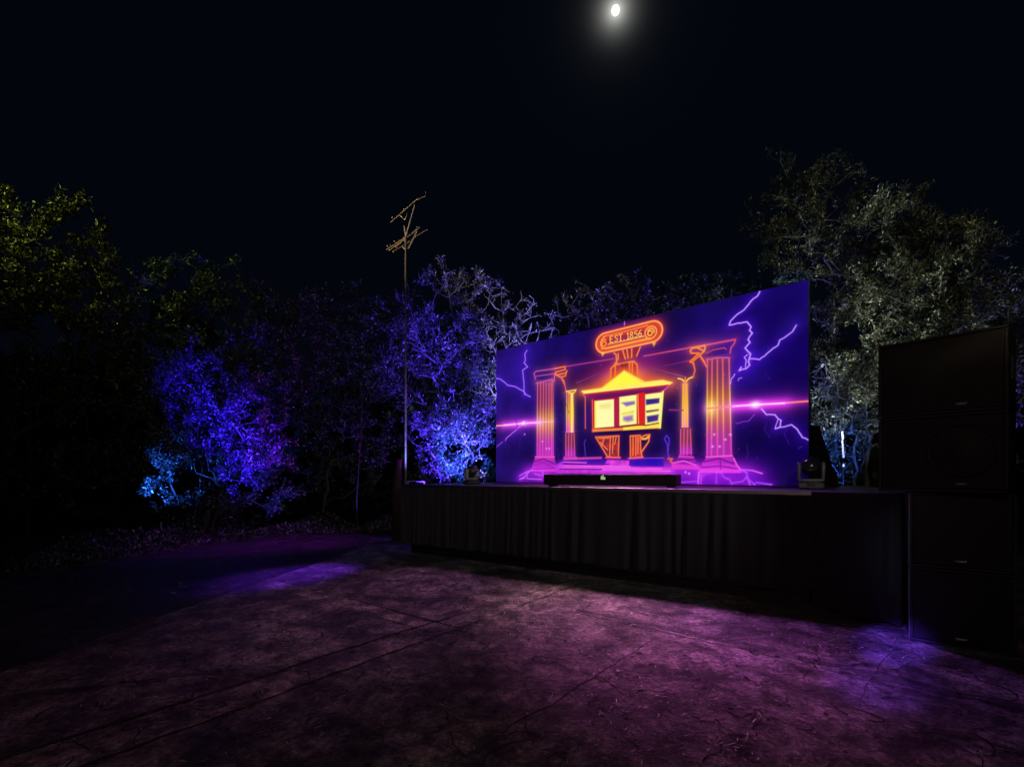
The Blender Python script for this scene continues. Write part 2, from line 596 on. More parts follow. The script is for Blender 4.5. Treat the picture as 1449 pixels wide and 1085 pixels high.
def smooth_noise(nx, ny, seed):
    r = np.random.default_rng(seed).random((ny + 2, nx + 2))
    fx = gx / SW * nx; fy = gy / SH * ny
    ix = fx.astype(int); iy = fy.astype(int)
    tx = fx - ix; ty = fy - iy
    tx = tx * tx * (3 - 2 * tx); ty = ty * ty * (3 - 2 * ty)
    return (r[iy, ix] * (1 - tx) + r[iy, ix + 1] * tx) * (1 - ty) + (r[iy + 1, ix] * (1 - tx) + r[iy + 1, ix + 1] * tx) * ty


u_, v_ = gx / SW, gy / SH
cl = 0.5 * smooth_noise(9, 5, 1) + 0.3 * smooth_noise(20, 11, 2) + 0.2 * smooth_noise(48, 24, 3)
left = np.clip(1 - u_ / 0.28, 0, 1)[..., None]
right = np.clip((u_ - 0.62) / 0.38, 0, 1)[..., None]
IMG += np.array([24, 9, 98]) / 255
IMG = IMG * (1 - left * .8) + np.array([46, 20, 140]) / 255 * left * .8
IMG = IMG * (1 - right) + np.array([18, 1, 100]) / 255 * right
IMG *= (0.54 + 0.60 * cl)[..., None]
IMG *= (0.86 + 0.2 * v_)[..., None]


def seg_dist(P):
    """distance field to a polyline, evaluated near it only"""
    D = np.full(gx.shape, 9.0)
    for a, b in zip(P[:-1], P[1:]):
        m = 0.55
        i0 = max(0, int((min(a[0], b[0]) - m) / SW * NX)); i1 = min(NX, int((max(a[0], b[0]) + m) / SW * NX) + 1)
        j0 = max(0, int((min(a[1], b[1]) - m) / SH * NY)); j1 = min(NY, int((max(a[1], b[1]) + m) / SH * NY) + 1)
        if i1 <= i0 or j1 <= j0: continue
        X = gx[j0:j1, i0:i1] - a[0]; Yv = gy[j0:j1, i0:i1] - a[1]
        d = b - a
        L2 = d @ d + 1e-9
        t = np.clip((X * d[0] + Yv * d[1]) / L2, 0, 1)
        dd = np.hypot(X - t * d[0], Yv - t * d[1])
        D[j0:j1, i0:i1] = np.minimum(D[j0:j1, i0:i1], dd)
    return D


def line(pts, col, w=0.018, glow=0.0, gcol=None, gr=0.09, soft=0.012):
    global IMG
    D = seg_dist(S(pts))
    if glow:
        g = np.exp(-(D / gr)) * glow
        IMG = 1 - (1 - np.clip(IMG, 0, 1)) * (1 - g[..., None] * np.array(gcol or col) / 255)
    a = np.clip((w - D) / soft + 0.5, 0, 1)[..., None]
    c = np.array(col, float) / 255
    IMG = IMG * (1 - a) + c * a


def inside(P):
    x, y = gx, gy
    r = np.zeros(gx.shape, bool)
    n = len(P)
    for i in range(n):
        a, b = P[i], P[(i + 1) % n]
        c = (a[1] > y) != (b[1] > y)
        xi = a[0] + (y - a[1]) / (b[1] - a[1] + 1e-12) * (b[0] - a[0])
        r ^= c & (x < xi)
    return r


def fill(pts, col, alpha=1.0, soft=0.015, noise=0.0):
    global IMG
    P = S(pts)
    ins = inside(P)
    D = seg_dist(np.vstack([P, P[:1]]))
    sd_ = np.where(ins, -D, D)
    a = np.clip(0.5 - sd_ / (2 * soft), 0, 1) * alpha
    if noise: a = a * (1 - noise + noise * 2 * np.clip(cl2, 0, 1))
    c = np.array(col, float) / 255
    IMG = IMG * (1 - a[..., None]) + c * a[..., None]


def blob(p, rx, ry, col, s):
    global IMG
    q = S([p])[0]
    g = np.exp(-(((gx - q[0]) / rx) ** 2 + ((gy - q[1]) / ry) ** 2)) * s
    IMG = 1 - (1 - np.clip(IMG, 0, 1)) * (1 - g[..., None] * np.array(col) / 255)


cl2 = 0.6 * smooth_noise(60, 30, 5) + 0.4 * smooth_noise(120, 60, 6)
ORANGE, AMBER, PINK, MAG, VIO = (255, 120, 40), (255, 205, 80), (225, 90, 150), (228, 60, 205), (150, 110, 255)
# soft glows
blob((880, 540), 0.48, 0.18, (255, 170, 40), 0.7)
blob((880, 545), 0.62, 0.34, (255, 50, 10), 0.55)
blob((880, 530), 0.95, 0.30, (190, 20, 30), 0.55)
blob((935, 552), 0.35, 0.22, (255, 60, 20), 0.35)
blob((740, 604), 0.42, 0.07, (215, 40, 255), 0.8)
blob((1067, 575), 0.48, 0.08, (200, 30, 255), 0.8)
blob((1015, 580), 0.32, 0.25, (150, 30, 120), 0.3)
blob((770, 674), 0.45, 0.22, (180, 25, 225), 0.7)
blob((870, 668), 1.4, 0.20, (170, 25, 225), 0.75)
blob((1018, 672), 0.5, 0.22, (180, 25, 230), 0.7)
blob((960, 668), 0.6, 0.16, (170, 25, 225), 0.7)
blob((1045, 500), 0.45, 0.45, (25, 0, 170), 0.35)
blob((735, 530), 0.4, 0.4, (40, 15, 170), 0.35)
# entablature and pediment
line([(798, 523), (866, 511)], (190, 60, 130), 0.010, 0.25, (180, 40, 120))
line([(908, 507), (1037, 482)], (205, 70, 110), 0.012, 0.3, (190, 40, 90))
line([(905, 520), (968, 536)], (130, 40, 110), 0.010)
line([(813, 546), (850, 530)], (110, 40, 120), 0.010)
line([(930, 522), (975, 512)], (90, 30, 110), 0.012)


def column(xs_t, yt, xs_b, yb, hot, hotr, flutes=True):
    """fluted shaft: violet at the head, fire at the middle, magenta at the foot"""
    global IMG
    P = S([(xs_t[0], yt), (xs_t[-1], yt), (xs_b[-1], yb), (xs_b[0], yb)])
    ins = inside(P)
    yh = S([(xs_t[0], hot)])[0][1]; ytop = P[0][1]; ybot = P[3][1]
    t = np.clip((gy - ybot) / (ytop - ybot), 0, 1)
    h = np.exp(-((gy - yh) / hotr) ** 2)
    foot = np.clip((0.5 - t) / 0.4, 0, 1)
    base = np.stack([70 + 110 * foot + 120 * h, 14 + 22 * foot + 50 * h, 62 + 95 * foot - 45 * h], -1) / 255
    al = np.where(ins, 0.78, 0)[..., None]
    IMG = IMG * (1 - al) + base * al
    for a, b in zip(xs_t, xs_b):
        D = seg_dist(S([(a, yt), (b, yb)]))
        colr = np.stack([220 + 35 * h + 10 * foot, 85 + 110 * h - 25 * foot, 105 - 50 * h + 110 * foot], -1) / 255
        g = (np.exp(-D / 0.05) * 0.34 * np.where(t > 0, 1, 0))[..., None]
        g = np.where(((gy < ytop + .05) & (gy > ybot - .05))[..., None], g, 0)
        IMG = 1 - (1 - np.clip(IMG, 0, 1)) * (1 - g * colr)
        aa = np.clip((0.010 - D) / 0.014 + 0.5, 0, 1)[..., None]
        IMG = IMG * (1 - aa) + colr * aa


# left tall column
column([759, 763.4, 767.3, 771, 775, 778, 780.5], 546, [758.5, 762.5, 766.5, 771, 775, 779, 781.5], 651, 603, 0.28)
line([(756, 541), (754, 533), (757, 530), (783, 526)], (205, 80, 150), 0.012, .3)
line([(757, 537), (783, 533)], (190, 70, 150), 0.011)
line([(757, 547), (780, 541)], (215, 85, 150), 0.012, .25)
line([(783, 526), (797, 523), (798, 527), (784, 531), (785, 535), (798, 532), (800, 529), (798, 536), (791, 538), (784, 534)], ORANGE, 0.015, .4, (255, 60, 10))
line([(783, 534), (782, 544), (779, 543)], (235, 95, 110), 0.013, .2)
line([(791, 537), (797, 548), (796, 543), (792, 538)], (240, 100, 80), 0.015, .2)
line([(797, 548), (799, 557), (804, 560)], (230, 85, 90), 0.013, .2)
# bases of the left tall column
for poly, c in (([(756, 651), (783, 651), (784, 657), (754, 658)], (205, 50, 190)), ([(754, 658), (784, 657), (787, 666), (751, 668)], (185, 40, 200)), ([(751, 667), (786, 665), (786, 672), (750, 672)], (225, 55, 215))):
    fill(poly, c, 0.9)
line([(756, 651), (783, 651)], (240, 85, 200), 0.014)
line([(755, 657), (768, 654), (784, 661)], (110, 20, 150), 0.014)
line([(752, 663), (767, 659), (786, 667)], (150, 25, 180), 0.010)
line([(751, 668), (786, 667)], (110, 15, 150), 0.010)
for pts in ([(752, 669), (741, 674), (734, 678)], [(749, 671), (741, 679), (734, 683)], [(744, 672), (745, 682), (765, 683)], [(766, 671), (768, 679), (772, 676)], [(735, 683), (742, 681)], [(755, 675), (764, 677)]):
    line(pts, (185, 90, 255), 0.012, .4, (150, 20, 240))
# left short column
column([800, 803, 806, 809], 560, [800, 803.5, 806.5, 810], 616, 590, 0.36)
line([(807, 562), (807.5, 614)], (255, 225, 90), 0.030, .4, (255, 110, 10), 0.06)
column([799, 803, 807, 810.5], 617, [799, 803, 807, 812], 650, 500, 0.2)
line([(799.5, 558), (813, 555.5), (810, 560), (803, 560)], AMBER, 0.014, .3, ORANGE)
fill([(796, 650), (815, 650), (816, 656), (795, 655)], (225, 60, 180), .9)
# platform
fill([(794, 652), (890, 655), (936, 656), (937, 664), (790, 662)], (40, 10, 170), .75, noise=.3)
fill([(858, 654), (889, 655), (889, 665), (852, 664)], (215, 55, 215), .85, noise=.5)
fill([(786, 662), (945, 664), (955, 669), (955, 674), (784, 674)], (200, 45, 220), .85, noise=.5)
fill([(796, 652), (850, 650), (850, 653), (796, 655)], (235, 70, 170), .9)
fill([(890, 652), (937, 652), (938, 663), (889, 663)], (30, 8, 175), .8, noise=.3)
for y, x0, x1 in ((658, 796, 828), (663, 790, 890), (666, 790, 935), (669, 850, 952)):
    line([(x0, y), (x1, y + .8)], (250, 95, 235), 0.010, .3, MAG, .05)
for y, x0, x1 in ((660.5, 797, 860), (667.8, 790, 850)):
    line([(x0, y), (x1, y)], (110, 15, 150), 0.012)
line([(886, 652), (938, 651)], (120, 60, 220), .008)
fill([(782, 664), (795, 656), (796, 668), (783, 670)], (190, 50, 235), .7, noise=.8)
# EST. sign
def stad(x0, y0, x1, y1, r, n=14):
    """outline of a stadium between two photo points, radius in metres, given in wall metres"""
    a, b = S([(x0, y0)])[0], S([(x1, y1)])[0]
    d = (b - a) / np.linalg.norm(b - a); nrm = np.array([-d[1], d[0]])
    P = []
    for k in range(n + 1):
        t = math.pi / 2 + math.pi * k / n
        P.append(a + r * (math.cos(t) * d + math.sin(t) * nrm))
    for k in range(n + 1):
        t = -math.pi / 2 + math.pi * k / n
        P.append(b + r * (math.cos(t) * d + math.sin(t) * nrm))
    P.append(P[0])
    return np.array(P)


def unS(P):
    q = np.concatenate([np.asarray(P), np.ones((len(P), 1))], 1) @ np.linalg.inv(HM).T
    return q[:, :2] / q[:, 2:]


o1 = unS(stad(853, 489, 919.5, 472.5, 0.20))
i1 = unS(stad(855, 488.5, 918, 473, 0.125))
fill(o1, (205, 45, 40), .92)
fill(unS(stad(862, 487, 905, 477, 0.075)), (150, 20, 95), .8, soft=.05)
line(o1, (255, 165, 85), 0.016, .75, (255, 60, 10), .075)
m = len(i1)
line(i1[1:16], (255, 150, 70), .013, .2, ORANGE, .04)
line([tuple(i1[14]), tuple(i1[15])], (255, 150, 70), .013)
line([(848.5, 497.5), (885, 488.5), (911, 482.5)], (255, 150, 70), .013, .2, ORANGE, .04)
line([(851, 480), (880, 473), (913, 463.8)], (250, 125, 80), .012, .15, ORANGE, .04)
line([(857.5, 491), (880, 486), (908, 479)], (255, 185, 80), .011)
def circ(c, r, n=22, a0=0, a1=2 * math.pi):
    q = S([c])[0]
    return unS([(q[0] + r * math.cos(a0 + (a1 - a0) * k / n), q[1] + r * math.sin(a0 + (a1 - a0) * k / n)) for k in range(n + 1)])
line(circ((917.5, 473.5), .115), (255, 165, 85), .013, .2, ORANGE, .04)
line(circ((916.5, 474.5), .045), (255, 190, 80), .012)
line(circ((917.5, 473), .066, 14, -0.3, 2.6), (255, 190, 80), .012)
line(circ((852, 490.5), .045), (255, 165, 70), .011)
line(circ((852, 489.5), .072, 14, 1.0, 3.6), (255, 165, 70), .012)
# lettering EST. 1856
GL = {'E': [[(0.75, 0), (0, 0), (0, 1), (.75, 1)], [(0, .52), (.55, .52)]],
      'S': [[(.8, .85), (.55, 1), (.2, .95), (.08, .75), (.25, .57), (.6, .45), (.8, .25), (.6, .03), (.25, 0), (.05, .15)]],
      'T': [[(0, 1), (.9, 1)], [(.45, 1), (.45, 0)], [(.28, 0), (.62, 0)]],
      '.': [[(.2, 0), (.24, .03)]],
      '1': [[(.1, .85), (.35, 1), (.35, 0)], [(.12, 0), (.58, 0)]],
      '8': [[(.4, .53), (.12, .72), (.2, .95), (.4, 1), (.62, .94), (.7, .74), (.4, .53), (.06, .3), (.14, .06), (.4, 0), (.68, .06), (.76, .3), (.4, .53)]],
      '5': [[(.75, 1), (.2, 1), (.14, .58), (.45, .64), (.74, .48), (.76, .2), (.5, 0), (.1, .06)]],
      '6': [[(.66, .98), (.3, .8), (.08, .4), (.12, .1), (.4, 0), (.7, .1), (.74, .35), (.5, .52), (.15, .42)]]}
q0 = S([(860.5, 488.5)])[0]; q1 = S([(905.5, 478.2)])[0]
adv = [('E', 0), ('S', 1.1), ('T', 2.15), ('.', 3.2), ('1', 4.05), ('8', 4.8), ('5', 5.8), ('6', 6.8)]
sc_ = (q1[0] - q0[0]) / 7.7; hh = 0.125
for ch, x in adv:
    for st in GL[ch]:
        line(unS([(q0[0] + (x + a) * sc_, q0[1] + b * hh) for a, b in st]), (255, 205, 75), .0085, soft=.008)
for c in ((850, 505), (922, 490)):
    fill([(c[0] - 2, c[1] - 2), (c[0] + 3, c[1] - 2.5), (c[0], c[1] + 3)], (255, 210, 70), 1, .02)
line([(880.5, 459), (880.5, 464)], (205, 95, 170), .012)
# neck below the sign
fill([(867, 502), (904, 494), (897, 508), (869, 516)], (150, 28, 50), .8)
for pts in ([(866, 503), (869, 505), (870, 517)], [(872, 504), (872, 512)], [(878, 498), (882, 511)], [(884, 496), (886, 510)], [(891, 495), (891, 509)], [(903, 494), (898, 507)], [(868, 517), (868, 522)]):
    line(pts, (255, 130, 70), .013, .2, ORANGE, .04)
# arch behind the roof
fill([(862, 541), (863, 525), (868, 520), (896, 515), (899, 520), (899, 536)], (125, 15, 60), .7)
for pts in ([(862, 541), (862, 525), (867, 520), (880, 517), (894, 514.5), (898.5, 519), (899.5, 535)], [(868, 521), (868, 535)], [(892, 516), (892, 532)], [(888, 517), (888, 531)]):
    line(pts, (255, 125, 45), .014, .35, (255, 60, 0), .05)
fill([(876, 519), (885, 517.5), (885, 524), (877, 524)], (40, 5, 60), .8, .03)
# roof
fill([(822, 559), (880.5, 520), (947, 545)], (235, 55, 25), .45, .08)
fill([(845, 556), (862, 543), (880.5, 528.5), (912, 545), (930, 546), (880, 556)], (255, 205, 40), .85, .04)
fill([(848, 556), (880.5, 529), (908, 545), (905, 550)], (255, 246, 70), 1, .015)
fill([(821.5, 557.5), (880, 549), (934, 541), (948, 544), (945, 547), (880, 554), (824, 561.5)], (255, 235, 110), 1, .012)
line([(821.5, 557.5), (850, 553), (880.5, 528.5), (909, 544), (935, 541), (948, 544)], (255, 225, 90), .012, .8, (255, 110, 0), .10)
fill([(824, 562), (880, 555), (944, 547.5), (936, 557), (838, 569.5)], (92, 12, 92), .9)
line([(824, 562), (880, 555.5), (942, 548)], (200, 40, 50), .014, .3, (255, 60, 20), .05)
line([(822, 560), (826, 566), (826.5, 610)], (225, 95, 110), .011, .2)
line([(943, 549), (935, 557)], (225, 70, 190), .012)
# windows
fill([(836, 569), (936, 556), (932, 609), (837, 614)], (160, 20, 60), .95)
fill([(839, 571), (866.5, 568), (867, 607), (839.5, 609.5)], (255, 252, 175), 1, .012)
fill([(846, 577), (862, 574), (862, 580), (847, 581)], (235, 215, 110), .8, .05)
line([(841, 573), (841, 607)], (250, 240, 70), .02)
fill([(874, 565), (898.5, 561.5), (899, 603), (874.5, 606)], (255, 250, 150), 1, .012)
fill([(877, 573), (896, 570.5), (896, 575), (884, 578)], (130, 95, 185), .95, .02)
fill([(878, 588), (895, 584), (895, 587), (878, 590)], (225, 205, 70), .9, .02)
fill([(880, 593), (893, 590.5), (894, 598), (886, 600), (880, 598)], (150, 110, 190), .95, .03)
fill([(900.5, 559.5), (909.5, 558), (910.5, 603), (905, 606), (901.5, 603)], (222, 30, 35), 1, .014)
line([(900, 561), (901.5, 603)], (255, 150, 70), .012)
fill([(867.5, 569), (873.5, 567), (873.5, 606), (867.5, 607)], (178, 28, 72), 1, .012)
fill([(910.5, 561), (935, 557.5), (931.5, 608), (911, 606)], (252, 248, 150), 1, .012)
fill([(911.5, 568), (931, 566), (930.5, 573), (912, 576)], (58, 38, 130), 1, .012)
fill([(912, 584), (930, 581.5), (930, 584), (912.5, 587)], (120, 85, 70), 1, .012)
fill([(913, 592), (930, 589), (929, 598), (914, 601)], (66, 42, 135), 1, .015)
fill([(836, 611), (872, 609), (900, 605), (931, 602), (931, 609), (836, 615)], (250, 140, 60), 1, .012)
fill([(880, 608), (931, 603), (931, 608), (880, 612)], (255, 225, 80), 1, .012)
line([(874, 607.5), (898, 604), (912, 605), (930, 601)], (90, 50, 30), .010)
line([(836, 570), (837, 613)], (250, 85, 60), .012, .4, (255, 40, 20), .05)
line([(935.5, 557), (932, 608)], (245, 245, 120), .018, .3, (255, 140, 20), .05)
# brackets below
for poly, extra in (([(841, 622), (874, 620), (873.5, 651), (858, 650)], [[(862, 621), (861, 650)], [(866, 621), (865, 645)], [(848, 630), (858, 640)], [(853, 624), (850, 634)], [(870, 622), (868, 632)], [(845, 624), (860, 623)]]),
                    ([(890, 620), (904, 619), (905, 640), (907, 650), (890.5, 652)], [[(894, 621), (894, 648)], [(898, 620), (898, 648)], [(901, 622), (901, 645)]])):
    fill(poly, (190, 48, 50), .75, .012, .6)
    line(poly + poly[:1], (255, 125, 55), .012, .3, (255, 50, 20), .05)
    for e in extra: line(e, (255, 130, 70), .011)
line([(905, 622), (911, 619), (917.5, 618), (916, 628), (906, 643)], (255, 130, 55), .014, .3, (255, 50, 20), .05)
line([(907, 624), (912, 624), (916, 621)], (255, 180, 70), .02)
line([(856, 651), (876, 651)], (255, 90, 120), .016); line([(889, 652), (908, 650)], (255, 90, 120), .016)
# loop and sparks
line([(944, 640), (942, 630), (938.5, 624), (941, 619), (945, 623), (945, 630), (943, 640), (945, 650), (951, 659)], (95, 45, 220), .010, .2)
line([(944, 652), (950, 652), (947, 655), (952, 660)], (240, 90, 70), .014, .2)
line([(827, 626), (825, 630), (827, 650)], (95, 40, 190), .010)
# right short column
column([964, 967, 970], 545, [963.5, 967, 971.5], 607, 585, 0.40)
for x0, x1 in ((964.5, 964.5), (968.5, 969.5)):
    line([(x0, 546), (x1, 606)], (255, 175, 60), .013, .4, (255, 90, 0), .05)
column([961.5, 966, 971, 975], 610, [961.5, 966, 971, 977], 646, 480, 0.2)
line([(957, 538), (962, 539), (967, 543), (972, 538), (978, 535.5)], AMBER, .014, .3, ORANGE)
line([(967, 537), (967, 542)], ORANGE, .014)
line([(978, 536), (980.5, 526), (978, 516)], (235, 105, 60), .013, .2, ORANGE)
line([(978, 516), (973.5, 514), (986, 502), (975, 502), (973.5, 499), (976, 495), (983, 494), (993, 499), (987, 505), (994, 515)], ORANGE, .015, .4, (255, 60, 10))
line([(976, 495), (995, 491), (993, 499)], (255, 140, 50), .014, .3, ORANGE)
line([(978, 513), (986, 506)], ORANGE, .014)
line([(994, 516), (997, 521)], (235, 90, 80), .014)
for poly, c in (([(959, 647), (981, 649), (984, 657), (955, 659)], (170, 35, 180)), ([(950, 659), (988, 661), (990, 667), (948, 667)], (228, 55, 210)), ([(960, 646), (980, 648), (980, 651), (958, 650)], (225, 60, 185))):
    fill(poly, c, .9)
line([(959, 653), (983, 653)], (110, 15, 140), .014)
line([(952, 658), (966, 655), (984, 661)], (245, 85, 215), .012)
line([(930, 620), (945, 582.5), (964, 583)][1:], (150, 40, 130), .012, .2)
# right tall column
column([998, 1004.5, 1012, 1019.5, 1028.5], 510, [999, 1005.5, 1014, 1023, 1034], 647, 578, 0.42)
blob((1004, 579), .10, .16, (255, 200, 30), .85)
line([(995, 491), (1037, 482), (1036, 487), (1031, 494), (1030, 501)], (210, 75, 110), .011, .25)
line([(996, 502), (1006, 497), (1022, 494), (1024, 496)], (185, 60, 110), .011)
line([(997, 511), (1012, 508), (1029, 508)], (225, 85, 130), .012, .2)
for poly, c in (([(999, 648), (1035, 646), (1039, 656), (993, 658)], (190, 42, 190)), ([(993, 657), (1040, 657), (1045, 666), (990, 666)], (205, 48, 200)), ([(989, 666), (1046, 665), (1050, 672), (988, 673)], (232, 58, 222))):
    fill(poly, c, .9)
line([(998, 649), (1035, 647)], (245, 90, 205), .014)
line([(995, 656), (1017, 651), (1038, 659)], (110, 15, 150), .013)
line([(992, 664), (1018, 662), (1044, 666)], (120, 18, 160), .012)
line([(1018, 652), (1019, 666)], (130, 20, 160), .012)
line([(1037, 650), (1042, 660), (1047, 667)], (240, 85, 210), .012)
for pts in ([(988, 671), (987, 687)], [(992, 674), (991, 687)], [(1013, 671), (1013, 686)], [(1019, 671), (1024, 678), (1032, 681), (1035, 687)], [(1047, 667), (1056, 671), (1058, 679), (1061, 688)], [(1049, 667), (1064, 668), (1078, 672)],
            [(1059, 681), (1068, 688)], [(1036, 686), (1050, 684), (1056, 678)], [(1070, 685), (1092, 688)], [(990, 676), (1003, 674)], [(958, 686), (985, 684)]):
    line(pts, (205, 85, 250), 0.013, .4, (160, 20, 240))
fill([(948, 668), (986, 668), (986, 688), (948, 688)], (130, 20, 220), .45, noise=.6)
fill([(990, 672), (1050, 672), (1058, 688), (990, 688)], (110, 15, 215), .45, noise=.6)
fill([(1050, 670), (1058, 670), (1095, 689), (1060, 689)], (80, 10, 220), .4, .06)
for p in ((969, 671), (974, 673), (1017, 634), (1025, 624), (1007, 634), (1009, 617), (1032, 617), (766, 629), (772, 639), (776, 639), (741, 619)):
    blob(p, .02, .02, (255, 150, 255), .9)
# lightning
def bolt(pts, w=.017, g=.75, c=(200, 150, 255), gc=(80, 20, 255), rough=1.1, seed=1):
    r = random.Random(seed)
    P = []
    for (x0, y0), (x1, y1) in zip(pts, pts[1:]):
        n = max(1, int(math.hypot(x1 - x0, y1 - y0) / 4))
        for k in range(n):
            t = k / n
            P.append((x0 + (x1 - x0) * t + (r.uniform(-rough, rough) if k else 0), y0 + (y1 - y0) * t + (r.uniform(-rough, rough) if k else 0)))
    P.append(pts[-1])
    line(P, c, w * .62, g * .72, gc, .075)


bolt([(1071, 412), (1067, 421), (1058, 428), (1049, 440), (1040, 446), (1030, 456), (1028, 462), (1034, 461), (1040, 459), (1053, 457), (1059, 464), (1057, 469), (1061, 473), (1055, 482), (1058, 486), (1051, 494), (1059, 502), (1056, 513), (1058, 518), (1053, 523), (1043, 526), (1046, 521)], seed=2, rough=.5)
bolt([(1055, 503), (1050, 507), (1053, 511), (1052, 521)], .012, .4, seed=3, rough=.4)
bolt([(1058, 509), (1072, 510), (1085, 499), (1098, 489), (1100, 482), (1110, 476), (1118, 470), (1123, 461)], .015, .6, seed=4, rough=.6)
bolt([(1037, 531), (1032, 538), (1031, 545)], .012, .4, seed=5)
bolt([(1042, 540), (1043, 537), (1047, 536)], .009, .2, seed=6)
bolt([(1076, 580), (1083, 588), (1095, 588), (1100, 594), (1104, 596), (1103, 605), (1096, 608), (1112, 604), (1119, 602), (1127, 608), (1135, 620), (1144, 624)], .015, .6, seed=7, rough=.5)
bolt([(1100, 594), (1096, 608)], .010, .3, seed=8)
bolt([(1066, 588), (1058, 597), (1040, 601)], .008, .25, (150, 60, 200), seed=9)
bolt([(744, 501), (741, 506), (742, 515), (740, 518), (745, 524), (738, 529), (739, 539), (740, 548), (740, 557), (741, 563)], .018, .6, (170, 120, 255), seed=10, rough=.6)
bolt([(701, 541), (706, 541), (713, 546), (717, 550), (728, 552), (739, 558), (743, 563), (749, 566)], .018, .6, (165, 115, 255), seed=11, rough=.6)
bolt([(735, 607), (727, 615), (720, 621), (714, 628)], .014, .5, (225, 100, 250), seed=12)
bolt([(710, 630), (702, 637)], .012, .3, (170, 90, 250), seed=13)
# fire beams
line([(701, 607.5), (720, 606), (740, 603.5), (760, 602), (780, 600.5)], (255, 180, 120), .012, .6, (255, 60, 200), .07)
line([(712, 606.4), (740, 603.4), (762, 602)], (255, 200, 255), .013, .9, (255, 60, 255), .10)
line([(999, 580), (1030, 577), (1067, 574), (1105, 571.5), (1144, 568)], (255, 130, 100), .013, .6, (255, 50, 180), .07)
line([(1036, 576.5), (1067, 574), (1108, 571.5)], (255, 200, 245), .013, .9, (255, 50, 255), .10)
blob((740, 603.5), .07, .05, (255, 220, 255), 1); blob((1067, 574), .08, .06, (255, 225, 255), 1)
for _ in range(60):
    blob((random.uniform(705, 1140), random.uniform(480, 660)), .012, .012, (120, 90, 255), random.uniform(.1, .5))
for k in range(14):
    xx = random.choice((random.uniform(712, 750), random.uniform(1045, 1130), random.uniform(786, 796))); yy = random.uniform(560, 640)
    bolt([(xx, yy), (xx + random.uniform(-6, 6), yy + random.uniform(5, 12)), (xx + random.uniform(-8, 8), yy + 20)], .006, .08, (60, 25, 150), (60, 15, 170), 1.0, k)

IMG = np.clip(IMG, 0, 1)
lin = np.where(IMG <= 0.04045, IMG / 12.92, ((IMG + 0.055) / 1.055) ** 2.4)

screen = empty("led_screen", (SCR_L.x, SCR_L.y, SZ), math.atan2(sd.y, sd.x))
tag(screen, "large lit video wall showing glowing columns, lightning and EST. 1856", "screen")
MB().box((SW / 2, 0.065, SH / 2), (SW, 0.11, SH), bevel=0.006).build("housing", M_black, screen)
xs = np.linspace(0.012, SW - 0.012, NX + 1); zs = np.linspace(0.012, SH - 0.012, NY + 1)
GX, GZ = np.meshgrid(xs, zs)
V = np.stack([GX.ravel(), np.zeros(GX.size), GZ.ravel()], 1)
idx = (np.arange(NY)[:, None] * (NX + 1) + np.arange(NX)[None, :]).ravel()
Fq = np.stack([idx, idx + 1, idx + NX + 2, idx + NX + 1], 1)
t = NT("led_pixels")
at_n = t.n("ShaderNodeAttribute"); at_n.attribute_name = "pixel"
t.b.inputs["Base Color"].default_value = (0.01, 0.01, 0.012, 1)
t.b.inputs["Roughness"].default_value = 0.5
t.l(at_n.outputs["Color"], t.b.inputs["Emission Color"])
t.b.inputs["Emission Strength"].default_value = 1.0
t.b.inputs["Specular IOR Level"].default_value = 0.03
disp = np_mesh("display", V, Fq, t.m, screen)
ca = disp.data.attributes.new("pixel", 'FLOAT_COLOR', 'FACE')
rgba = np.ones((NY * NX, 4), np.float32); rgba[:, :3] = lin.reshape(-1, 3)
ca.data.foreach_set("color", rgba.ravel())
t.m.cycles.emission_sampling = 'FRONT'
# bracing behind the screen
for bx in (0.8, 2.4, 4.1, 5.7):
    MB().tube([(bx, 0.15, 0.03), (bx, 0.15, SH - 0.2)], 0.03, 8).tube([(bx, 0.15, SH - 0.6), (bx, 0.85, 0.03)], 0.025, 8).build("brace", M_black, screen)
# black triangular end drape beside the screen
w0 = Vector((4.66, 7.24, TOPZ + 0.002))
tri = MB()
d1 = Vector((0.93, 0.36, 0)).normalized()
nn = Vector((-d1.y, d1.x, 0)) * 0.05
pr = [Vector((0, 0, 0)), d1 * 0.62, d1 * 0.16 + Vector((0, 0, 0.95)), Vector((0, 0, 0.95))]
va = [tri.bm.verts.new(p) for p in pr]; vb = [tri.bm.verts.new(p + nn) for p in pr]
tri.bm.faces.new(va); tri.bm.faces.new(vb[::-1])
for k in range(4): tri.bm.faces.new((va[k], vb[k], vb[(k + 1) % 4], va[(k + 1) % 4]))
o = tri.build("screen_wing", M_drape); o.location = w0
tag(o, "black sloping wing of cloth at the screen's edge nearest the speakers", "drape")

# ------------------------------------------------------------------ long low box on the stage
def on_stage(s, d, z=TOPZ):
    return SR + U * s + N * d + Vector((0, 0, z))


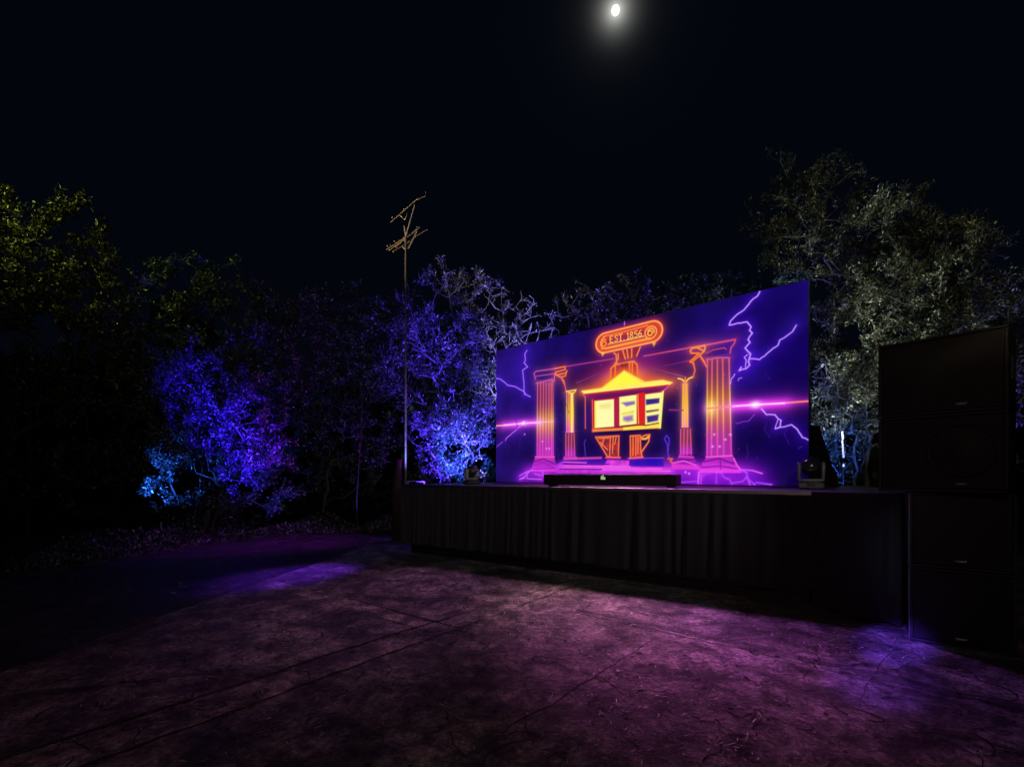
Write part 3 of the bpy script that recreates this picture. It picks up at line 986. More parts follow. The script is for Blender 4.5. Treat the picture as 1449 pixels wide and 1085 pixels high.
case = empty("stage_box", on_stage(-2.72, 0.30), rz_stage + R(1))
tag(case, "long low black box lying along the stage's front edge below the screen", "box")
b = MB().box((0, 0.16, 0.115), (2.17, 0.30, 0.17), bevel=0.012)
b.build("case_body", M_cab, case)
lid = MB().box((0.1, 0.17, 0.2045), (1.5, 0.26, 0.006), bevel=0.002).build("lid", M_black, case)
for fx in (-0.98, 0.98):
    MB().box((fx, 0.16, 0.016), (0.08, 0.2, 0.028), bevel=0.004).build("foot", M_black, case)
t = NT("pale_lit_badge"); t.b.inputs["Base Color"].default_value = (.6, .8, .5, 1)
t.b.inputs["Emission Color"].default_value = (.62, .9, .42, 1); t.b.inputs["Emission Strength"].default_value = 0.4
M_lit = t.m
bd = MB()
for x, z, w_, h_ in ((-0.02, 0.15, 0.03, 0.05), (0.0, 0.165, 0.018, 0.055), (0.022, 0.14, 0.03, 0.04), (0.0, 0.128, 0.075, 0.014)):
    bd.box((-0.02 + x, 0.004, z), (w_, 0.006, h_), bevel=0.001)
bd.build("badge", M_lit, case)

# ------------------------------------------------------------------ moving heads
def moving_head(loc, rz, tilt, s, label):
    r = empty("moving_head_light", loc, rz)
    tag(r, label, "stage light", "moving head lights standing on the stage")
    MB().box((0, 0, 0.05), (0.30, 0.25, 0.085), bevel=0.012).box((0, 0, 0.10), (0.22, 0.2, 0.02), bevel=0.006).build("base", M_black, r)
    for fx in (-.11, .11):
        MB().box((fx, 0, 0.004), (0.05, 0.2, 0.008)).build("foot", M_black, r)
    k = MB().box((0, 0, 0.125), (0.29, 0.13, 0.03), bevel=0.008)
    for sx in (-1, 1):
        k.box((sx * 0.135, 0, 0.235), (0.038, 0.14, 0.22), bevel=0.014)
        k.lathe([(0, -0.022), (0.062, -0.022), (0.066, 0), (0.062, 0.022), (0, 0.022)], (sx * 0.135, 0, 0.30), (1, 0, 0), 20)
    k.build("yoke", M_grey, r, True)
    ax = Vector((0, -math.cos(tilt), math.sin(tilt)))
    c = Vector((0, 0, 0.30))
    hd = MB().lathe([(0, -0.15), (0.05, -0.148), (0.09, -0.12), (0.112, -0.06), (0.112, 0.03), (0.105, 0.085), (0.098, 0.095), (0.090, 0.092)], c, ax, 28)
    h = hd.build("lamp_head", M_black, r, True)
    MB().lathe([(0.0, 0.128), (0.035, 0.122), (0.065, 0.108), (0.088, 0.088)], c, ax, 24).build("lens", M_lens, h, True)
    pn = MB().box((0, -0.128, 0.055), (0.10, 0.006, 0.04), bevel=0.002).build("display_panel", M_hub, r)
    r.scale = (s, s, s)
    return r


p = at(1148, 692, 6.2)
moving_head((p.x, p.y, TOPZ + .001), R(-32), R(28), 1.0, "larger moving head lamp with round dark lens beside the screen's tall edge")
p = at(667, 684, 9.3)
moving_head((p.x, p.y, TOPZ + .001), R(40), R(35), 0.90, "smaller moving head lamp standing before the blue lit shrub at the stage's far corner")

# ------------------------------------------------------------------ loudspeakers
def speaker_mesh(W, D, H, label, rz, loc, ring=False, cx=None):
    cx = cx or W / 2
    r = empty("loudspeaker", loc, rz)          # local x along the face, local y to the back
    tag(r, label, "loudspeaker", "stacked black loudspeakers by the stage")
    t_ = 0.022
    cb = MB()
    cb.box((W / 2, D / 2 + .02, H / 2), (W - .002, D - .04, H - .006), bevel=0.008)
    for (c, s) in (((W / 2, .012, t_ / 2 + .003), (W, .030, t_)), ((W / 2, .012, H - t_ / 2 - .003), (W, .030, t_)),
                   ((t_ / 2, .012, H / 2), (t_, .0296, H - 2 * t_ - .012)), ((W - t_ / 2, .012, H / 2), (t_, .0296, H - 2 * t_ - .012))):
        cb.box(c, s, bevel=0.003)
    cb.build("cabinet", M_cab, r)
    g = MB().box((W / 2, .011, H / 2), (W - 2 * t_ - .004, .012, H - 2 * t_ - .016), bevel=.003)
    gr = g.build("grille", M_grille, r)
    rg = []
    for k in range(40):
        a = 2 * math.pi * k / 40
        rg.append((cx + .225 * math.cos(a), .004, H / 2 + .01 + .225 * math.sin(a)))
    if ring: MB().tube(rg, .006, 8, True).lathe([(0, 0.012), (.08, .010), (.12, .004), (.205, .0035)], (cx, .006, H / 2 + .01), (0, -1, 0), 36).build("driver_ring", M_grille, r, True)
    bz = .075
    bgm = MB().box((cx, .001, bz), (.030, .006, .014), bevel=.0015)
    for sx in (-1, 1):
        bgm.box((cx + sx * .028, .001, bz + .005), (.022, .006, .006), bevel=.001)
        bgm.box((cx + sx * .024, .001, bz - .007), (.012, .006, .005), bevel=.001)
    bgm.build("badge", M_badge, r)
    if not ring and cx == W / 2:
        MB().box((-.004, .035, H / 2), (.006, .055, H - .03), bevel=.002).build("edge_glint_strip", M_metal, r)  # pale strip added to stand for light on the cabinet edge
    for sx in (0, 1):
        X = -.001 if sx == 0 else W + .001
        MB().box((X, D * .45, H * .55), (.008, .05, .20), bevel=.003).box((X, D * .45, H * .55), (.012, .02, .14), bevel=.003).build("handle", M_hub, r)
    return r


lowL = Vector((3.711, 4.35, 0)); dl = Vector((.794, -.608)); rzl = math.atan2(dl.y, dl.x)
dt = Vector((.622, -.783)); rzt = math.atan2(dt.y, dt.x)
s1 = speaker_mesh(.692, .74, .688, "lowest of the stacked black speakers, standing on the pavement", rzl, (lowL.x, lowL.y, .010))
s2 = copy_tree(s1); s2.location = (lowL.x, lowL.y, .700)
s2["label"] = "second black speaker up, level with the stage skirt"
s3 = speaker_mesh(.866, .60, .700, "third black speaker up, with round driver outline above stage height", rzt, (3.553, 4.524, 1.391), True, .585)
s4 = speaker_mesh(.866, .60, .700, "topmost black speaker of the stack, against the pale lit branches", rzt, (3.553, 4.524, 2.092), False, .585)

# ------------------------------------------------------------------ antenna mast
mast = empty("antenna_mast", (at(574, 0, 10.4).x, 10.4, 0))
tag(mast, "tall thin steel mast with television aerial rising by the stage's far corner", "antenna")
mt = MB()
top = at(574, 335, 10.4).z
mt.tube([(0, 0, 0), (0, 0, 3.5), (0.0, 0, top)], [.026, .024, .020], 10)
mt.lathe([(0, 0), (.12, 0), (.12, .012), (.04, .02), (.03, .08), (0, .08)])
mt.build("mast", M_steel, mast, True)


def mloc(px, py, dy=0.0):
    q = at(px, py, 10.4 + dy)
    return (q.x - mast.location.x, dy, q.z)


for a, c in (((574, 335), (572, 320)), ((572, 342), (587, 290)), ((578, 352), (590, 328))):
    MB().tube([mloc(*a), mloc(*c)], .016, 8).build("boom", M_steel, mast)
el = [((554, 314, -.25), (588, 284, .25)), ((590, 283, .2), (602, 278, .35)), ((547, 353.5, -.3), (594, 322, .3)), ((551, 354, -.2), (590, 326, .35)),
      ((556, 356, -.1), (580, 342, .25)), ((588, 335, .1), (605, 325, .4))]
for a, c in el:
    MB().tube([mloc(*a), mloc(*c)], .013, 6).build("element", M_gold, mast)
for a, c in (((566, 305, 0), (573, 311, 0)), ((573, 311, 0), (577, 300, 0.1)), ((568, 348, 0), (574, 354, 0)), ((574, 354, 0), (580, 343, .1)), ((574, 344, 0), (586, 336, .2)), ((560, 350, -.1), (573, 338, .1))):
    MB().tube([mloc(*a), mloc(*c)], .010, 6).build("strut", M_gold, mast)
for (px, py) in ((555, 308), (571, 296), (558, 341), (552, 346), (548, 348), (590, 321), (602, 272)):
    MB().tube([mloc(px, py, -.12), mloc(px + 1.5, py + 3, .12)], .009, 5).build("director", M_gold, mast)
# guy wire and aerial line into the trees
q = at(572, 441, 10.4)
wr = MB()
pts = []
e = at(380, 470, 12.5)
for k in range(25):
    t_ = k / 24
    w_ = q.lerp(e, t_); w_.z -= 0.35 * 4 * t_ * (1 - t_)
    pts.append(w_)
wr.tube(pts, .008, 5)
tag(wr.build("overhead_wire", M_cable), "thin dark wire slung from the aerial mast into the trees", "wire")
# short cross rail at the foot of the mast
rl = MB()
a, c = at(577, 681, 10.9), at(600, 681, 11.3)
rl.tube([a, c], .015, 8)
for w_ in (a, c): rl.tube([w_, (w_.x, w_.y, 0)], .018, 8)
tag(rl.build("hand_rail", M_steel), "short thin pale rail behind the stage beside the mast foot", "rail")

# ------------------------------------------------------------------ trees
def to_frame(d):
    up = np.where(np.abs(d[:, 2:3]) < .9, np.array([[0, 0, 1.0]]), np.array([[1.0, 0, 0]]))
    s = np.cross(d, up); s /= np.linalg.norm(s, axis=1, keepdims=True) + 1e-9
    u = np.cross(s, d)
    return s, u


def make_tree(name, label, cat, base, blobs, mats, seed, n_attr=260, n_leaf=9000, leaf=(.07, .13), lw=.30, r_tip=.004, rmax=.22, spread=.20,
              step=.22, group=None, stems=1, lean=0.0, droop=0.0, expo=2.45, kind=None):
    """blobs: crown lobes (x,y,z, rx,ry,rz, weight)"""
    g = np.random.default_rng(seed)
    base = np.array(base, float)
    bl = np.array([b[:6] for b in blobs]); wts = np.array([b[6] if len(b) > 6 else b[3] * b[4] * b[5] for b in blobs]); wts = wts / wts.sum()
    ids = g.choice(len(bl), n_attr, p=wts)
    d = g.normal(size=(n_attr, 3)); d /= np.linalg.norm(d, axis=1, keepdims=True)
    rr = g.random(n_attr) ** 0.42
    att = bl[ids, :3] + d * rr[:, None] * bl[ids, 3:6]
    att[:, 2] = np.maximum(att[:, 2], .12)
    cen = (bl[:, :3] * wts[:, None]).sum(0)
    pos = [base.copy()]; par = [-1]
    plen = [0.0]
    # trunk(s)
    low = min(b[2] - b[5] * .6 for b in blobs)
    for s_ in range(stems):
        p = base.copy(); last = 0
        if stems > 1: p = base + np.array([g.normal() * .25, g.normal() * .25, 0])
        if stems > 1:
            pos.append(p.copy()); par.append(0); plen.append(0.0); last = len(pos) - 1
        tgt = cen + (g.normal(size=3) * bl[:, 3:6].mean(0) * .5 if stems > 1 else 0)
        tz = max(low, .6) + (cen[2] - low) * .55
        n = max(3, int(tz / step))
        for k in range(1, n + 1):
            t_ = k / n
            q = base * (1 - t_ ** 1.5) + tgt * t_ ** 1.5
            q[2] = base[2] + tz * t_
            q[:2] += g.normal(size=2) * .035 + (p[:2] - base[:2]) * (1 - t_) * (1 if stems > 1 else 0)
            pos.append(q); par.append(last); last = len(pos) - 1
            plen.append(plen[par[-1]] + step)
    order = np.argsort(np.linalg.norm(att - (base + np.array([0, 0, low])), axis=1))
    P = np.zeros((60000, 3)); P[:len(pos)] = np.array(pos); PL = np.zeros(60000); PL[:len(pos)] = plen
    cnt = len(pos); par = list(par)
    first = 1
    for a in att[order]:
        dd = np.linalg.norm(P[:cnt] - a, axis=1)
        up_pen = np.maximum(0, P[:cnt, 2] - a[2]) * .5
        cost = dd + .22 * PL[:cnt] + up_pen
        cost[0] += 5
        i = int(np.argmin(cost))
        L = dd[i]
        n = max(1, int(L / step))
        v = a - P[i]
        # start out along the parent's direction then bend
        pi = par[i]
        dr = (P[i] - P[pi]) if pi >= 0 else np.array([0, 0, 1.0])
        dr = dr / (np.linalg.norm(dr) + 1e-9) * L * .35
        last = i
        p0_ = P[i].copy()
        ctrl = p0_ + v * .45 + dr * .6 + g.normal(size=3) * L * .09
        for k in range(1, n + 1):
            t_ = k / n
            q = (1 - t_) ** 2 * p0_ + 2 * t_ * (1 - t_) * ctrl + t_ ** 2 * a
            if k < n: q = q + g.normal(size=3) * step * .13
            P[cnt] = q; par.append(last); PL[cnt] = PL[last] + L / n
            last = cnt; cnt += 1
    # twigs off everything thin
    nb = cnt
    child = np.zeros(cnt, int)
    for k in range(1, cnt): child[par[k]] += 1
    cand = [k for k in range(1, nb) if PL[k] > .35 * PL[:nb].max()]
    for k in cand:
        for _ in range(1 if g.random() < .6 else 2):
            dr = P[k] - P[par[k]]
            dr = dr / (np.linalg.norm(dr) + 1e-9)
            v = dr * .5 + g.normal(size=3) * .7 + np.array([0, 0, .25 - droop])
            v = v / np.linalg.norm(v) * g.uniform(.10, .34) * (step / .22)
            P[cnt] = P[k] + v * .55 + g.normal(size=3) * .02; par.append(k); PL[cnt] = PL[k] + .1; cnt += 1
            P[cnt] = P[cnt - 1] + v * .55 + g.normal(size=3) * .04; par.append(cnt - 1); PL[cnt] = PL[k] + .2; cnt += 1
    P = P[:cnt]; par = np.array(par)
    # pipe model radii
    acc = np.zeros(cnt)
    rad = np.zeros(cnt)
    has = np.zeros(cnt, bool); has[par[1:]] = True
    for k in range(cnt - 1, 0, -1):
        # children always come after parents
        if not has[k]: acc[k] = r_tip ** expo
        acc[par[k]] += acc[k]
    rad = acc ** (1 / expo)
    rad = np.minimum(rad, rmax)
    rad[0] = rad[1] * 1.25 if cnt > 1 else .1
    # ---- branches mesh
    k = np.arange(1, cnt)
    a, b_ = P[par[k]], P[k]
    dvec = b_ - a; Ls = np.linalg.norm(dvec, axis=1, keepdims=True) + 1e-9
    dn = dvec / Ls
    pdn = np.zeros((cnt, 3)); pdn[1:] = dn; pdn[0] = (0, 0, 1)
    main = np.abs(rad[par[k]] - rad[k]) < .45 * rad[par[k]]
    r0 = np.where(main, rad[par[k]], rad[k] * 1.1); r1 = rad[k]
    d0 = np.where(main[:, None], pdn[par[k]], dn)
    NS = 6
    ang = np.arange(NS) * 2 * np.pi / NS
    s0, u0 = to_frame(d0); s1_, u1 = to_frame(dn)
    V0 = a[:, None, :] + (s0[:, None, :] * np.cos(ang)[None, :, None] + u0[:, None, :] * np.sin(ang)[None, :, None]) * r0[:, None, None]
    V1 = b_[:, None, :] + (s1_[:, None, :] * np.cos(ang)[None, :, None] + u1[:, None, :] * np.sin(ang)[None, :, None]) * r1[:, None, None]
    V = np.concatenate([V0, V1], 1).reshape(-1, 3)
    off = (np.arange(len(k)) * 2 * NS)[:, None]
    j = np.arange(NS); j2 = (j + 1) % NS
    Fq = np.stack([off + j, off + j2, off + NS + j2, off + NS + j], -1).reshape(-1, 4)
    root = empty(name, base)
    tag(root, label, cat, group, kind)
    V = V - base
    np_mesh("trunk", V, Fq, mats[0], root, True)
    # ---- leaves
    thin = np.where((rad < r_tip * 3.2) & (np.arange(cnt) > 0))[0]
    pick = thin[g.integers(0, len(thin), int(n_leaf * 1.6))]
    # leaves gather in clumps with gaps between
    kv = g.normal(size=(9, 3)) * g.uniform(2.2, 7.5, (9, 1)); ph = g.uniform(0, 6.28, 9)
    fld = np.sin(P[pick] @ kv.T + ph).sum(1) + g.normal(size=len(pick)) * .7
    pick = pick[np.argsort(-fld)[:n_leaf]]
    t_ = g.random(n_leaf)[:, None]
    c = P[par[pick]] * (1 - t_) + P[pick] * t_
    bd_ = pdn[pick]
    dr = bd_ * .7 + g.normal(size=(n_leaf, 3)) * .75 + np.array([0, 0, .15 - droop])
    dr /= np.linalg.norm(dr, axis=1, keepdims=True)
    c = c + g.normal(size=(n_leaf, 3)) * spread * .25
    Lf = g.uniform(leaf[0], leaf[1], n_leaf)[:, None]
    s_, u__ = to_frame(dr)
    ra = g.uniform(0, 2 * np.pi, n_leaf)[:, None]
    sd__ = s_ * np.cos(ra) + u__ * np.sin(ra)
    nd_ = np.cross(sd__, dr)
    W = Lf * lw * g.uniform(.7, 1.3, n_leaf)[:, None]
    fold = W * .35
    v0 = c; v1 = c + dr * Lf * .45 + sd__ * W * .5 + nd_ * fold * .4; v2 = c + dr * Lf - nd_ * fold * .5; v3 = c + dr * Lf * .45 - sd__ * W * .5 + nd_ * fold * .4
    V = np.stack([v0, v1, v2, v3], 1).reshape(-1, 3) - base
    V[:, 2] = np.maximum(V[:, 2], .02)
    Fq = np.arange(4 * n_leaf).reshape(-1, 4)
    np_mesh("crown", V, Fq, mats[1], root)
    return root


def lobe(px, py, Y, rx, ry, rd=None, w=None):
    q = at(px, py, Y); k = Y / F
    b = [q.x, q.y, q.z, rx * k, (rd if rd else (rx + ry) / 2 * k * .8), ry * k]
    if w: b.append(w)
    return b


def gpos(px, Y):
    return ((px - HX) / F * Y, Y, 0.0)


B_dark = bark_mat("dark_bark", (0.10, 0.085, 0.07))
B_pale = bark_mat("pale_bark", (0.20, 0.185, 0.17))
B_white = bark_mat("silvery_bark", (0.36, 0.34, 0.33))
B_mid = bark_mat("grey_bark", (0.12, 0.105, 0.09))
L_olive = leaf_mat("olive_leaf", (0.045, 0.05, 0.022), (0.10, 0.105, 0.04), .42)
L_green = leaf_mat("dark_green_leaf", (0.035, 0.05, 0.03), (0.07, 0.10, 0.055), .38)
L_grey = leaf_mat("grey_green_leaf", (0.06, 0.072, 0.04), (0.13, 0.14, 0.085), .42)
L_shrub = leaf_mat("shrub_leaf", (0.055, 0.07, 0.06), (0.11, 0.13, 0.11), .36)
G = "trees around the stage yard"

make_tree("broadleaf_tree", "big broadleaf tree with yellow green lit top at the yard's far left", "tree", gpos(40, 11.5),
          [lobe(20, 310, 11.5, 75, 50), lobe(95, 320, 11.3, 60, 50), lobe(135, 355, 11.3, 38, 45), lobe(-70, 360, 11.5, 90, 90), lobe(50, 410, 11.5, 110, 80), lobe(140, 430, 11.5, 45, 60), lobe(30, 560, 11.5, 120, 90), lobe(140, 560, 11.8, 70, 90), lobe(60, 660, 11.5, 130, 60)],
          (B_dark, L_olive), 11, 480, 44000, (.07, .13), .32, group=G)
make_tree("broadleaf_tree", "dim dark tree rising behind the bright blue lit bush", "tree", gpos(300, 13.6),
          [lobe(290, 395, 13.6, 80, 45), lobe(230, 440, 13.4, 75, 70), lobe(350, 440, 13.6, 60, 50), lobe(290, 540, 13.6, 110, 80), lobe(200, 540, 13.4, 60, 90), lobe(280, 650, 13.6, 120, 70)],
          (B_mid, L_green), 12, 420, 34000, (.07, .13), .30, group=G)
make_tree("leafy_bush", "large bush flooded with strong blue light beside the dark drive", "bush", gpos(300, 10.9),
          [lobe(305, 530, 10.9, 80, 50), lobe(240, 555, 10.8, 40, 55), lobe(350, 580, 10.9, 55, 50), lobe(260, 630, 10.8, 50, 50), lobe(335, 650, 10.9, 60, 50), lobe(240, 700, 10.6, 28, 40), lobe(300, 700, 10.9, 70, 35), lobe(392, 705, 11.0, 35, 22), lobe(330, 715, 10.8, 50, 22), lobe(385, 640, 11, 30, 40)],
          (B_mid, L_shrub), 13, 420, 34000, (.05, .10), .36, stems=5, group="bushes around the stage yard")
make_tree("broadleaf_tree", "unlit dark tree left of the aerial mast with faint purple flecks", "tree", gpos(460, 13.4),
          [lobe(470, 450, 13.4, 75, 55), lobe(420, 520, 13.2, 65, 80), lobe(515, 510, 13.2, 60, 80), lobe(385, 450, 13.6, 45, 50), lobe(460, 610, 13.4, 100, 70), lobe(535, 610, 13.0, 45, 70), lobe(470, 680, 13.4, 110, 40)],
          (B_mid, L_shrub), 14, 440, 34000, (.06, .11), .30, group=G)
make_tree("broadleaf_tree", "bushy violet lit tree right of the aerial mast", "tree", gpos(630, 13.2),
          [lobe(622, 405, 13.2, 42, 32), lobe(660, 430, 13.2, 45, 45), lobe(570, 450, 13.2, 50, 45), lobe(615, 490, 13.0, 70, 50), lobe(670, 520, 13.2, 50, 50), lobe(560, 530, 13.2, 45, 50), lobe(640, 575, 13.0, 70, 40)],
          (B_pale, L_shrub), 15, 460, 28000, (.05, .095), .28, r_tip=.0042, group=G)
make_tree("bare_tree", "sparse tree of pale forked branches over the screen's low corner", "tree", gpos(722, 14.2),
          [lobe(703, 425, 14.2, 20, 25), lobe(735, 440, 14.2, 22, 30), lobe(768, 440, 14.2, 24, 30), lobe(785, 465, 14.2, 18, 20), lobe(690, 470, 14.2, 30, 30), lobe(722, 490, 14.2, 40, 35), lobe(690, 540, 14, 30, 30)],
          (B_white, L_shrub), 16, 150, 3000, (.05, .09), .36, r_tip=.008, group=G)
make_tree("broadleaf_tree", "dusky tree top showing above the screen's sloping upper edge", "tree", gpos(880, 15),
          [lobe(835, 425, 15, 40, 32), lobe(885, 420, 15, 45, 35), lobe(925, 425, 15, 45, 30), lobe(850, 470, 15, 60, 40), lobe(920, 480, 15, 70, 60)],
          (B_pale, L_green), 17, 240, 9000, (.08, .14), .32, group=G)
make_tree("broadleaf_tree", "dark tree top between the sign on screen and the tall right tree", "tree", gpos(1000, 15),
          [lobe(985, 420, 15, 45, 28), lobe(1040, 410, 15, 35, 30), lobe(1010, 460, 15, 60, 45), lobe(960, 440, 15, 40, 30)],
          (B_mid, L_green), 18, 180, 7000, (.08, .14), .32, group=G)
make_tree("broadleaf_tree", "tall open tree with thin grey branches above the screen's high corner", "tree", gpos(1185, 10.8),
          [lobe(1120, 250, 10.8, 55, 32), lobe(1085, 310, 10.8, 38, 40), lobe(1180, 275, 10.8, 60, 45), lobe(1150, 340, 10.6, 75, 50), lobe(1220, 350, 10.8, 60, 55), lobe(1110, 385, 11.4, 32, 25), lobe(1185, 420, 10.6, 60, 45), lobe(1180, 500, 10.6, 40, 50), lobe(1235, 300, 10.6, 45, 40), lobe(1225, 410, 10.4, 45, 50)],
          (B_pale, L_grey), 19, 260, 23000, (.05, .095), .27, r_tip=.0034, group=G, droop=.1)
make_tree("broadleaf_tree", "leafy tree with pale twigs spreading over the top speaker", "tree", gpos(1330, 9.2),
          [lobe(1265, 305, 9.4, 50, 36), lobe(1310, 330, 9.4, 55, 40), lobe(1350, 370, 9.2, 60, 50), lobe(1270, 420, 9.2, 70, 50), lobe(1350, 450, 9.2, 70, 45), lobe(1410, 450, 9.2, 35, 60), lobe(1455, 560, 8.6, 35, 90), lobe(1300, 490, 9.2, 80, 40), lobe(1460, 650, 8.4, 35, 40)],
          (B_pale, L_grey), 20, 380, 48000, (.05, .095), .27, r_tip=.0034, group=G, droop=.1)
make_tree("leafy_bush", "white and blue lit bush between the screen and the speakers", "bush", gpos(1205, 9.8),
          [lobe(1180, 540, 9.8, 32, 50), lobe(1215, 570, 9.7, 45, 45), lobe(1250, 530, 9.6, 40, 45), lobe(1180, 620, 9.8, 25, 45), lobe(1265, 590, 9.4, 25, 40), lobe(1200, 672, 9.6, 25, 15)],
          (B_pale, L_grey), 21, 300, 20000, (.045, .085), .28, group="bushes around the stage yard", stems=3)
make_tree("leafy_bush", "blue lit shrub with upright stems between mast and screen", "bush", gpos(640, 12.6),
          [lobe(600, 610, 12.6, 26, 28), lobe(635, 605, 12.6, 30, 30), lobe(670, 620, 12.5, 30, 45), lobe(690, 590, 12.5, 20, 40), lobe(625, 660, 12.6, 40, 30), lobe(675, 665, 12.5, 28, 30)],
          (B_pale, L_shrub), 22, 260, 11000, (.05, .09), .34, group="bushes around the stage yard", stems=6)
# far dark wood behind everything
wv = []
g = np.random.default_rng(99)
nw = 42000
ax_ = g.uniform(-34, 34, nw)
topz = 5.2 + 1.3 * np.sin(ax_ * .35) + .9 * np.sin(ax_ * .93 + 1) + .5 * np.sin(ax_ * 2.3)
zz = g.random(nw) ** .7 * topz + .1
yy = 22 - .018 * ax_ ** 2 + g.normal(size=nw) * .9
c = np.stack([ax_, yy, zz], 1)
dr = g.normal(size=(nw, 3)); dr /= np.linalg.norm(dr, axis=1, keepdims=True)
s_, u__ = to_frame(dr)
Lf = g.uniform(.22, .5, nw)[:, None]
V = np.stack([c - dr * Lf, c + s_ * Lf * .5, c + dr * Lf, c - s_ * Lf * .5], 1).reshape(-1, 3)
o = np_mesh("distant_wood", V, np.arange(4 * nw).reshape(-1, 4), L_green)
tag(o, "black mass of far woodland behind the lit trees", "woodland", kind="stuff")

# low growth and fallen leaves along the foot of the trees
g = np.random.default_rng(123)
nu = 26000
kx = np.array([p[0] for p in kerb[2:]] + [-4.0, -2.4]); ky = np.array([p[1] for p in kerb[2:]] + [12.3, 12.2])
tt = g.random(nu) * (len(kx) - 1); i0 = tt.astype(int); fr = tt - i0
bx = kx[i0] * (1 - fr) + kx[i0 + 1] * fr; by = ky[i0] * (1 - fr) + ky[i0 + 1] * fr
back = np.abs(g.normal(size=nu)) * .9 + .05
out = np.stack([-.75 - 0 * bx, .66 + 0 * bx], 1)
cx_ = bx + out[:, 0] * back; cy_ = by + out[:, 1] * back
hgt = (.10 + .42 * np.clip(back / 1.2, 0, 1)) * (.55 + .45 * np.sin(cx_ * 3.1 + np.sin(cy_ * 2.3)))
cz_ = np.maximum(.02, hgt * g.random(nu) ** .8)
c = np.stack([cx_, cy_, cz_], 1)
dr = g.normal(size=(nu, 3)) + np.array([0, 0, .5]); dr /= np.linalg.norm(dr, axis=1, keepdims=True)
s_, u__ = to_frame(dr); ra = g.uniform(0, 6.28, nu)[:, None]; sv = s_ * np.cos(ra) + u__ * np.sin(ra)
Lf = g.uniform(.035, .10, nu)[:, None]
V = np.stack([c, c + dr * Lf * .5 + sv * Lf * .18, c + dr * Lf, c + dr * Lf * .5 - sv * Lf * .18], 1).reshape(-1, 3)
o = np_mesh("undergrowth", V, np.arange(4 * nu).reshape(-1, 4), L_shrub)
tag(o, "low weeds and ivy along the foot of the trees beyond the drive", "undergrowth", kind="stuff")

# ------------------------------------------------------------------ small things by the trees
def stone(px, py, r, seed, label):
    rs = random.Random(seed)
    Y = F * EYE / (py - HY)
    bm = bmesh.new()
    bmesh.ops.create_icosphere(bm, subdivisions=3, radius=r)
    off = Vector((rs.uniform(0, 50), rs.uniform(0, 50), 0))
    from mathutils import noise as mn
    for v in bm.verts:
        k = 1 + .35 * mn.noise(v.co / r * 1.3 + off) + .15 * mn.noise(v.co / r * 3.1 + off)
        v.co = Vector((v.co.x * k * rs.uniform(1.25, 1.32), v.co.y * k, max(v.co.z * k * .62, -r * .3)))
    me = bpy.data.meshes.new("stone")
    bm.to_mesh(me); bm.free()
    o = link_mesh("stone", me, M_rock, None, True)
    o.location = ((px - HX) / F * Y, Y, r * .28)
    o.rotation_euler = (0, 0, rs.uniform(0, 6))
    tag(o, label, "stone", "pale stones along the foot of the trees")


stone(308, 748, .10, 1, "pale stone at the blue bush's foot, lowest and leftmost of the row")
stone(333, 737, .09, 2, "second pale stone along the row from the lowest, under the blue bush")
stone(364, 731, .10, 3, "third pale stone along the row, under the blue bush's trailing branch")
stone(410, 727, .13, 4, "flat pale stone by the tip of the blue bush's lowest branch")
stone(476, 733, .10, 5, "small pale stone lying out on the purple tinted drive")
stone(491, 717, .15, 6, "largest pale stone, in the dark under the unlit tree")
stone(508, 716, .10, 7, "pale stone just right of the largest one under the unlit tree")

# thin pale stake in the dark tree
a, c = at(505, 705, 11.2), at(514, 545, 11.2)
stk = MB().tube([(a.x, a.y, 0), a, a.lerp(c, .5) + Vector((.01, 0, 0)), c], [.010, .010, .009, .007], 7)
tag(stk.build("garden_stake", plain("grey_stick", (.03, .028, .026), .7)), "thin pale leaning stake before the unlit tree", "stake")
# old stump-like trunk left of the mast foot
tr = MB().tube([gpos(562, 11.0), at(561, 690, 11.0), at(563, 668, 11.0), at(566, 650, 11.0)], [.13, .12, .09, .06], 10)
tag(tr.build("tree_stump", bark_mat("wet_brown_bark", (0.035, 0.024, 0.018)), None, True), "brownish cut trunk standing just left of the mast", "stump")
# short string of white lights on a twig by the bush
sl = empty("light_string", at(1192, 610, 8.9))
tag(sl, "short vertical string of tiny white lights beside the black screen wing", "lights")
t = NT("white_lamp"); t.b.inputs["Base Color"].default_value = (.8, .8, .85, 1)
t.b.inputs["Emission Color"].default_value = (.80, .76, 1, 1); t.b.inputs["Emission Strength"].default_value = 0.65
pp = []
for k, y in enumerate((612, 616, 620, 625, 629, 633, 637, 641, 645, 658)):
    q = at(1191.5 + .25 * k + random.uniform(-.5, .5), y, 8.9) - sl.location
    MB().lathe([(0, -.032), (.012, -.028), (.016, -.01), (.015, .014), (.008, .028), (0, .030)], q, None, 8).build("bulb", t.m, sl, True)
    pp.append(q)
pp = [pp[0] + Vector((0, 0, .35))] + pp + [pp[-1] + Vector((0.02, 0, -.5))]
MB().tube([w_ + Vector((0, .02, 0)) for w_ in pp], .005, 5).build("wire", M_cable, sl)

